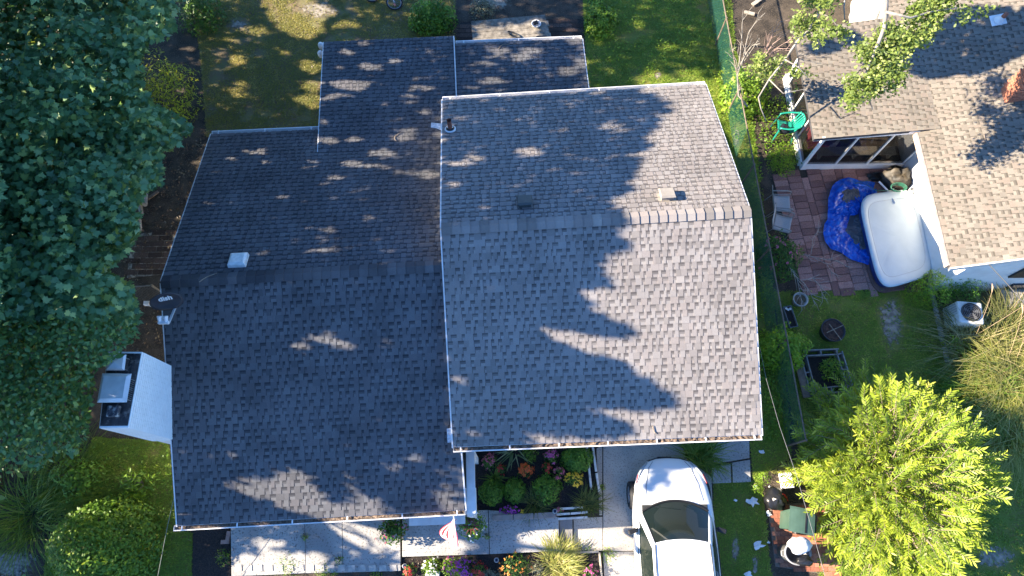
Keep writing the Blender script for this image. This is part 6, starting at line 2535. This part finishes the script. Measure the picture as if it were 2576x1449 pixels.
for o_ in (0, .16):
    mb = MB()
    a, b = P(2380 + o_ * 20, 722 + o_ * 20, .25), P(2447 + o_ * 20, 678 + o_ * 40, 1.35)
    mb.bar(a, b, .06, .05)
    mb.build('bar', M_white, rl_)
for t in (.15, .85):
    mb = MB()
    a, b = P(2380, 722, .25), P(2447, 678, 1.35)
    q = a + (b - a) * t
    mb.bar(q, (q[0], q[1], 0), .04, .04)
    mb.build('post', M_white, rl_)
kb = thing('kerb', 'low grey concrete kerb between the lawn and the tall grass', 'kerb')
for i in range(3):
    a = P(2342 + i * 14, 728 + i * 62, .05)
    b = P(2342 + (i + .96) * 14, 728 + (i + .96) * 62, .05)
    mb = MB()
    mb.bar(a, b, .09, .12)
    mb.build('segment', M_conc2, kb, bevel=.01)

# ---- bins and rubbish at the brick path
gb = thing('rubbish_bin', 'green wheeled bin with closed lid on the brick path', 'bin')
c = P(2018, 1310, 1.0)
gb.location = (c[0], c[1], 0)
gb.rotation_euler = (0, 0, R(-12))
M_gbin = mat('green_bin_plastic', (.055, .105, .078), (.045, .088, .065), 5, .5)
mb = MB()
bx = [(-.24, -.25), (.24, -.25), (.24, .25), (-.24, .25)]
mb.add([(x * .82, y * .85, .05) for x, y in bx] + [(x, y, .95) for x, y in bx], [(3, 2, 1, 0), (0, 1, 5, 4), (1, 2, 6, 5), (2, 3, 7, 6), (3, 0, 4, 7)])
mb.build('body', M_gbin, gb, bevel=.02)
mb = MB()
vs = []
for i in range(9):
    x = -.30 + .6 * i / 8
    z = .965 + .05 * math.sin(math.pi * (i + 1) / 10)
    vs += [(x, -.29, z - .015), (x, -.24, z), (x, .24, z), (x, .29, z - .015)]
mb.add(vs, [(4 * i + j, 4 * i + 4 + j, 4 * i + 5 + j, 4 * i + 1 + j) for i in range(8) for j in range(3)])
lid = mb.build('lid', M_gbin, gb, smooth=False, solid=.02)
lid.data.flip_normals()
mb = MB()
mb.bar((.08, -.27, 1.035), (.08, .27, 1.035), .035, .02)
mb.build('lid_groove', M_black, lid)
mb = MB()
for k_ in range(5):
    mb.box((-.12, -.11 + .05 * k_, 1.017), (.035 - .006 * (k_ % 2), .034, .003))
mb.build('faded_marking', mat('marking_grey', (.42, .48, .45), (.35, .4, .38), 20, .6), lid)
mb = MB()
mb.tube([(.31, -.22, .9), (.36, -.2, .92), (.36, .2, .92), (.31, .22, .9)], .016, 6)
mb.build('handle', M_black, gb)
for s in (-1, 1):
    mb = MB()
    mb.lathe([(.0, -.02), (.1, -.02), (.1, .02), (0, .02)], (.22, s * .25, .1), 16, m=Matrix.Rotation(R(90), 3, 'X'))
    mb.build('wheel', M_black, gb)
gb2 = thing('rubbish_bin', 'open grey bin overflowing with a white bag below the green bin', 'bin')
c = P(2008, 1392, .85)
gb2.location = (c[0], c[1], 0)
mb = MB()
mb.lathe([(.0, .03), (.19, .03), (.25, .78), (.275, .79), (.275, .82), (.24, .82), (.18, .08), (0, .08)], (0, 0, 0), 26, 1.15, 1)
mb.build('body', mat('grey_bin_plastic', (.30, .30, .30), (.24, .24, .24), 6, .5), gb2, smooth=True)
for s in (-1, 1):
    mb = MB()
    mb.tube([(s * .30, -.07, .74), (s * .36, -.05, .74), (s * .36, .05, .74), (s * .30, .07, .74)], .015, 6)
    mb.build('handle', mat('grey_bin_plastic', (.30, .30, .30)), gb2)
q = P(2012, 1372, .95)
lump('rubbish_bag', 'white full bag stuffed into the open grey bin', 'bag', (q[0], q[1], .93), (.27, .21, .16), mat('white_bag_film', (.80, .80, .80), (.7, .7, .71), 5, .4, .5, 12), 5, .35)
q = P(2026, 1412, .88)
lump('rubbish_bag', 'small black bag pressed beside the white bag in the grey bin', 'bag', (q[0], q[1], .86), (.2, .12, .1), M_bag, 15, .4)
q = P(1950, 1256, .28)
lump('rubbish_bag', 'black rubbish bag with red ties on the brick path', 'bag', (q[0], q[1], .26), (.30, .28, .27), M_bag, 9, .45)
mb = MB()
for a in ((1975, 1245), (1978, 1252)):
    mb.tube([V3(1968, 1243, .45), V3(a[0], a[1], .42), V3(a[0] + 4, a[1] + 8, .36)], .014, 5)
tag(mb.build('bag_tie', mat('red_tie', (.6, .02, .02), (.5, .015, .015), 9, .4), None), 'red drawstring hanging off the black rubbish bag', 'drawstring')
mb = MB()
q = P(1984, 1208, .35)
mb.box((q[0], q[1], .18), (.22, .38, .35), Matrix.Rotation(R(4), 3, 'Z'))
tag(mb.build('white_box', mat('white_board', (.78, .78, .77), (.7, .7, .69), 4, .5), None, bevel=.01), 'upright white box in the dry grass next to the yew', 'box')


def paper(label, u, v, s, seed):
    rr = random.Random(seed)
    c = P(u, v, .06)
    n = 12
    vs = [(c[0], c[1], .07 + s * .1)]
    for i in range(n):
        a = 2 * math.pi * i / n
        k_ = s * rr.uniform(.45, 1.2)
        vs.append((c[0] + math.cos(a) * k_, c[1] + math.sin(a) * k_ * .75, .05 + rr.uniform(0, s * .35)))
    mb = MB()
    mb.add(vs, [(0, i + 1, (i + 1) % n + 1) for i in range(n)])
    return tag(mb.build('litter', mat('white_paper', (.78, .78, .78), (.7, .7, .7), 9, .7), None, solid=.003), label, 'litter', 'litter on the grass by the car')


for lab, u, v, s, sd_ in (('large crumpled white paper on the grass above the car mirror', 1893, 1262, .17, 1), ('crumpled white paper scrap halfway down the grass right of the car', 1908, 1372, .15, 2), ('pale blue-white scrap on the grass under the right gutter end', 1917, 1136, .08, 3), ('white scrap touching the black rubbish bag', 1934, 1292, .09, 4), ('small white scrap near the leafy weed', 1900, 1224, .06, 5), ('thin white sliver left of the large crumpled paper', 1850, 1258, .05, 6), ('white scrap at the bottom edge beside the car', 1880, 1444, .13, 7), ('white scrap above the black rubbish bag', 1937, 1226, .06, 8), ('tiny white scrap right of the crumpled halfway scrap', 1934, 1364, .05, 9)):
    paper(lab, u, v, s, sd_)
# ---- bed edging, solar lamps, bricks, flag
ed_ = thing('bed_edging', 'white board edging along the driveway side of the mulch bed', 'edging')
M_eb = mat('chipped_white_board', (.68, .67, .63), (.42, .4, .36), 7, .8, .3, lo=.3, hi=.5)
for a, b in (((1489, 1105), (1500, 1186)), ((1501, 1190), (1508, 1238)), ((1475, 1112), (1488, 1232)), ((1404, 1280), (1466, 1277)), ((1400, 1294), (1434, 1292)), ((1436, 1292), (1478, 1288)), ((1398, 1306), (1478, 1301))):
    mb = MB()
    mb.bar(P(*a, .2) - np.array([0, 0, .08]), P(*b, .2) - np.array([0, 0, .08]), .055, .16)
    mb.build('board', M_eb, ed_, bevel=.006)
cu_ = thing('bed_curb', 'concrete curb between the mulch bed and the porch walk', 'curb')
for a, b in (((1240, 1303), (1290, 1301)), ((1292, 1301), (1342, 1298)), ((1344, 1298), (1398, 1295))):
    mb = MB()
    mb.bar(P(*a, .28) - np.array([0, 0, .08]), P(*b, .28) - np.array([0, 0, .08]), .14, .16)
    mb.build('block', mat('reddish_concrete', (.33, .27, .24), (.24, .2, .18), 8, .9, .4), cu_, bevel=.01)
ed2 = thing('bed_edging', 'pale timber edging at the right end of the lower bed', 'edging')
for a, b in (((1418, 1392), (1506, 1388)), ((1508, 1390), (1516, 1470))):
    mb = MB()
    mb.bar(P(*a, .12) - np.array([0, 0, .06]), P(*b, .12) - np.array([0, 0, .06]), .045, .12)
    mb.build('board', mat('pale_timber', (.52, .46, .36), (.38, .33, .26), 9, .85), ed2, bevel=.005)
for lab, u, v, z in (('solar garden lamp in the lower bed below the porch walk', 1249, 1409, .16), ('solar garden lamp at the left end of the lower bed', 1110 - 92, 1424, .14), ('solar garden lamp at the bed curb near the peach blooms', 1396, 1286, .3)):
    t = thing('solar_lamp', lab, 'garden lamp', 'solar lamps in the flower beds')
    c = P(u, v, z)
    mb = MB()
    mb.lathe([(.012, -z), (.012, -.06), (.05, -.05), (.062, 0), (.058, .008), (.045, .008)], c, 18)
    mb.build('housing', mat('lamp_metal', (.5, .5, .5), (.4, .4, .4), 9, .35, metal=.6), t, smooth=True)
    mb = MB()
    mb.box(Vector(c) + Vector((0, 0, .012)), (.062, .062, .008))
    mb.build('solar_panel', mat('solar_cell', (.02, .03, .07), (.015, .02, .05), 9, .25), t)
for lab, u, v, rz in (('loose red brick standing nearest the left front gutter', 574, 1347, 1.5), ('loose red brick lying below the other one', 566, 1363, .05)):
    mb = MB()
    q = P(u, v, .09)
    mb.box((q[0], q[1], .07), (.21, .10, .07), Matrix.Rotation(rz, 3, 'Z'))
    tag(mb.build('brick', mat('loose_brick', (.42, .26, .21), (.32, .19, .15), 14, .9, .4), None, bevel=.006), lab, 'brick')
mb = MB()
q = P(1088, 1444, .2)
mb.box((q[0], q[1], .14), (.34, .16, .12), Matrix.Rotation(-.12, 3, 'Z'))
tag(mb.build('white_block', M_white, None, bevel=.01), 'white block at the bottom edge beside the white blooms', 'block')

flag = thing('flag', 'red and white striped flag hanging from a pole on the porch', 'flag')
pa, pb = V3(1141, 1296, 2.75), V3(1150, 1376, 3.3)
mb = MB()
mb.tube([pa, pb], .014, 8)
mb.build('pole', M_white, flag)
M_flag = rampmat('flag_cloth', [(0, (.78, .77, .76)), (.49, (.78, .77, .76)), (.51, (.50, .03, .05)), (1, (.50, .03, .05))], .8, .06, 20)
fb_ = MB()
nu_, nv_ = 34, 13 * 2


def flagpt(a, b):
    base = pa.lerp(pb, .12 + .86 * a)
    spread = (.36 * math.sin(min(1, a * 1.15) * math.pi * .72) + .02)
    x = -b * spread + .05 * math.sin(b * 9 + a * 5) * b + .03 * a
    y = -.05 * math.sin(b * 6) * a
    return (base.x + x + .10 * max(0, a - .75) * 4 * b, base.y + y, base.z - .02 - .55 * b + .05 * math.sin(a * 7 + b * 4))


vs = [flagpt(i / nu_, j / nv_) for j in range(nv_ + 1) for i in range(nu_ + 1)]
for j in range(nv_):
    for i in range(nu_):
        k_ = j * (nu_ + 1) + i
        fb_.f.append((k_, k_ + 1, k_ + nu_ + 2, k_ + nu_ + 1))
        fb_.r.append(.9 if (j // 2) % 2 == 0 else .1)
fb_.v = vs
fb_.build('cloth', M_flag, flag, smooth=True)

# ---- wires
def wire(name, label, pts, r, m, cat='cable'):
    mb = MB()
    w_ = [V3(u, v, z) for u, v, z in pts]
    out = []
    for i in range(len(w_) - 1):
        for t in np.linspace(0, 1, 7)[:-1]:
            out.append(w_[i].lerp(w_[i + 1], t))
    out.append(w_[-1])
    mb.tube(out, r, 5)
    return tag(mb.build(name, m, None, smooth=True), label, cat)


M_wire = mat('pale_cable', (.16, .16, .17), (.11, .11, .12), 9, .5)
wire('service_cable', 'pale overhead cable crossing the right strip and the yew', [(1905, 845, 3.2), (1928, 955, 3.5), (1962, 1075, 3.9), (2005, 1200, 4.2), (2045, 1340, 4.4), (2090, 1500, 4.5)], .0045, M_wire)
wire('service_cable', 'dark cable running from the gable of the neighbouring house', [(2488, 665, 2.75), (2530, 710, 2.9), (2600, 790, 3.1)], .012, mat('dark_cable', (.06, .06, .065), (.04, .04, .045), 9, .6))
wire('service_cable', 'thin wire down the lawn left of the front gutter', [(438, 1250, 1.6), (420, 1330, 1.3), (395, 1460, 1.0)], .006, mat('dull_cable', (.22, .24, .2), (.16, .18, .15), 9, .6))
# ---- odds and ends
for lab, u, v, k_, L, a, cv in (('curved twig on the rear extension roof', 1001, 346, 4, .32, 1.4, .08), ('forked dry twig near the left ridge', 525, 700, 3, .42, .75, .03), ('bent twig on the low rear roof', 1268, 118, 5, .36, .6, .07), ('short pale stick on the sunlit front slope above the gutter', 1644, 1080, 0, .22, 1.95, .01), ('curved pale twig on the tan roof', 2490, 355, 6, .5, 2.2, .12)):
    p = on_roof(k_, u, v, .03)
    m3 = frame_of(k_)
    mb = MB()
    pts = []
    for i in range(7):
        t = i / 6 - .5
        q = Vector((t * L, cv * math.sin((t + .5) * math.pi * 1.2), .004))
        pts.append(Vector(p) + (Matrix.Rotation(a, 3, 'Z') @ q))
    nr_ = Vector(ROOFS[k_][1])
    pts = [q - nr_ * ((q - Vector(p)).dot(nr_) - .004) for q in pts]
    mb.tube(pts, [.006, .011, .011, .01, .01, .008, .004], 5)
    tag(mb.build('twig', M_twig, None), lab, 'twig')
for lab, pts, r_ in (('pale log standing at the shaded path beside the maple', [(366, 490, .05), (364, 515, .3)], .07), ('second pale log edging the shaded path', [(352, 512, .05), (356, 540, .2)], .06), ('lowest pale log edging the shaded path', [(350, 552, .05), (352, 580, .15)], .06)):
    mb = MB()
    mb.tube([V3(*p) for p in pts], r_, 10)
    tag(mb.build('log', M_palebark, None), lab, 'log')
mb = MB()
mb.bar(P(372, 500, .05), P(398, 482, .05), .08, .05)
tag(mb.build('plank', M_rail, None), 'short brown board on the bare soil beside the logs', 'plank')
mb = MB()
q = P(368, 762, .5)
mb.box((q[0], q[1], .45), (.16, .12, .12))
mb.box((q[0], q[1], .2), (.05, .05, .4))
tag(mb.build('utility_box', M_white, None, bevel=.01), 'small white box on a stake beside the satellite dish', 'utility box')
sb = MB()
q = [P(u, v, 1.8) for u, v in ((300, 795), (322, 792), (330, 806), (322, 828), (300, 826))]
sb.slab([tuple(k_) for k_ in q][::-1], .03)
tag(sb.build('board', M_edge, None), 'grey rounded board half hidden in the leaves by the dish', 'board')
for lab, a, b, c_ in (('pale broken board on the soil beyond the fence', (1872, 30), (1898, 36), .06), ('second pale board beyond the fence, nearer the top edge', (1893, 12), (1915, -4), .05)):
    mb = MB()
    mb.bar(P(*a, .06), P(*b, .06), .12, .04)
    tag(mb.build('plank', mat('pale_timber', (.52, .46, .36)), None), lab, 'plank')
# grey sheet covering something past the tan roof
cv_ = [P(u, v, .9) for u, v in ((2178, -40), (2250, -40), (2258, 30), (2235, 52), (2195, 55), (2170, 30))]
mb = MB()
cc_ = sum(cv_) / 6
n_ = 6
vs = [tuple(cc_ + np.array([0, 0, .12]))]
for ring, (sc, z) in enumerate(((.55, .95), (1.0, .8), (1.12, .0))):
    for i in range(36):
        t = i / 6
        a, b = cv_[int(t) % 6], cv_[(int(t) + 1) % 6]
        p = cc_ + (a + (b - a) * (t % 1) - cc_) * (sc * (1 + .04 * math.sin(i * 2.7)))
        vs.append((p[0], p[1], max(0, z + .03 * math.sin(i * 1.9))))
fs = [(0, 1 + i, 1 + (i + 1) % 36) for i in range(36)] + [(1 + r_ * 36 + i, 1 + (r_ + 1) * 36 + i, 1 + (r_ + 1) * 36 + (i + 1) % 36, 1 + r_ * 36 + (i + 1) % 36) for r_ in range(2) for i in range(36)]
mb.add(vs, fs)
tag(mb.build('cover_sheet', mat('pale_sheet', (.58, .56, .52), (.42, .4, .37), 3, .7, .3, 10), None, smooth=True), 'pale sheet draped over something at the top edge past the tan roof', 'cover')
# things inside the sunroom
mb = MB()
mb.box((sx0 + .75, sy0 + .75, .235), (1.0, 1.0, .03))
tag(mb.build('rug', mat('maroon_rug', (.16, .02, .07), (.10, .012, .045), 20, .95), None), 'maroon rug behind the left sunroom window', 'rug')
st2 = thing('toy_stand', 'white openwork stand behind the left sunroom window', 'stand')
for i in range(3):
    mb = MB()
    mb.box((sx0 + .85 + i * .1, sy0 + .5 + i * .06, .36), (.06, .06, .22))
    mb.build('upright', M_white, st2)
mb = MB()
mb.bar((sx0 + .8, sy0 + .44, .49), (sx0 + 1.1, sy0 + .66, .49), .06, .03)
mb.build('shelf', M_white, st2)
bn = thing('bench', 'pale wooden bench along the sunroom windows', 'bench')
mb = MB()
mb.box((sx0 + 1.55, sy0 + .28, .5), (2.3, .28, .05))
mb.build('seat', mat('pale_timber', (.52, .46, .36)), bn)
for x in (sx0 + .5, sx0 + 1.55, sx0 + 2.6):
    mb = MB()
    mb.box((x, sy0 + .28, .34), (.06, .22, .26))
    mb.build('leg', mat('pale_timber', (.52, .46, .36)), bn)
mb = MB()
mb.box((sx0 + .2, sy0 + .9, .8), (.12, .5, .6))
tag(mb.build('cushion', mat('pink_fabric', (.6, .12, .16), (.45, .08, .11), 8, .8), None, bevel=.05), 'pink cushion propped inside the sunroom corner', 'cushion')
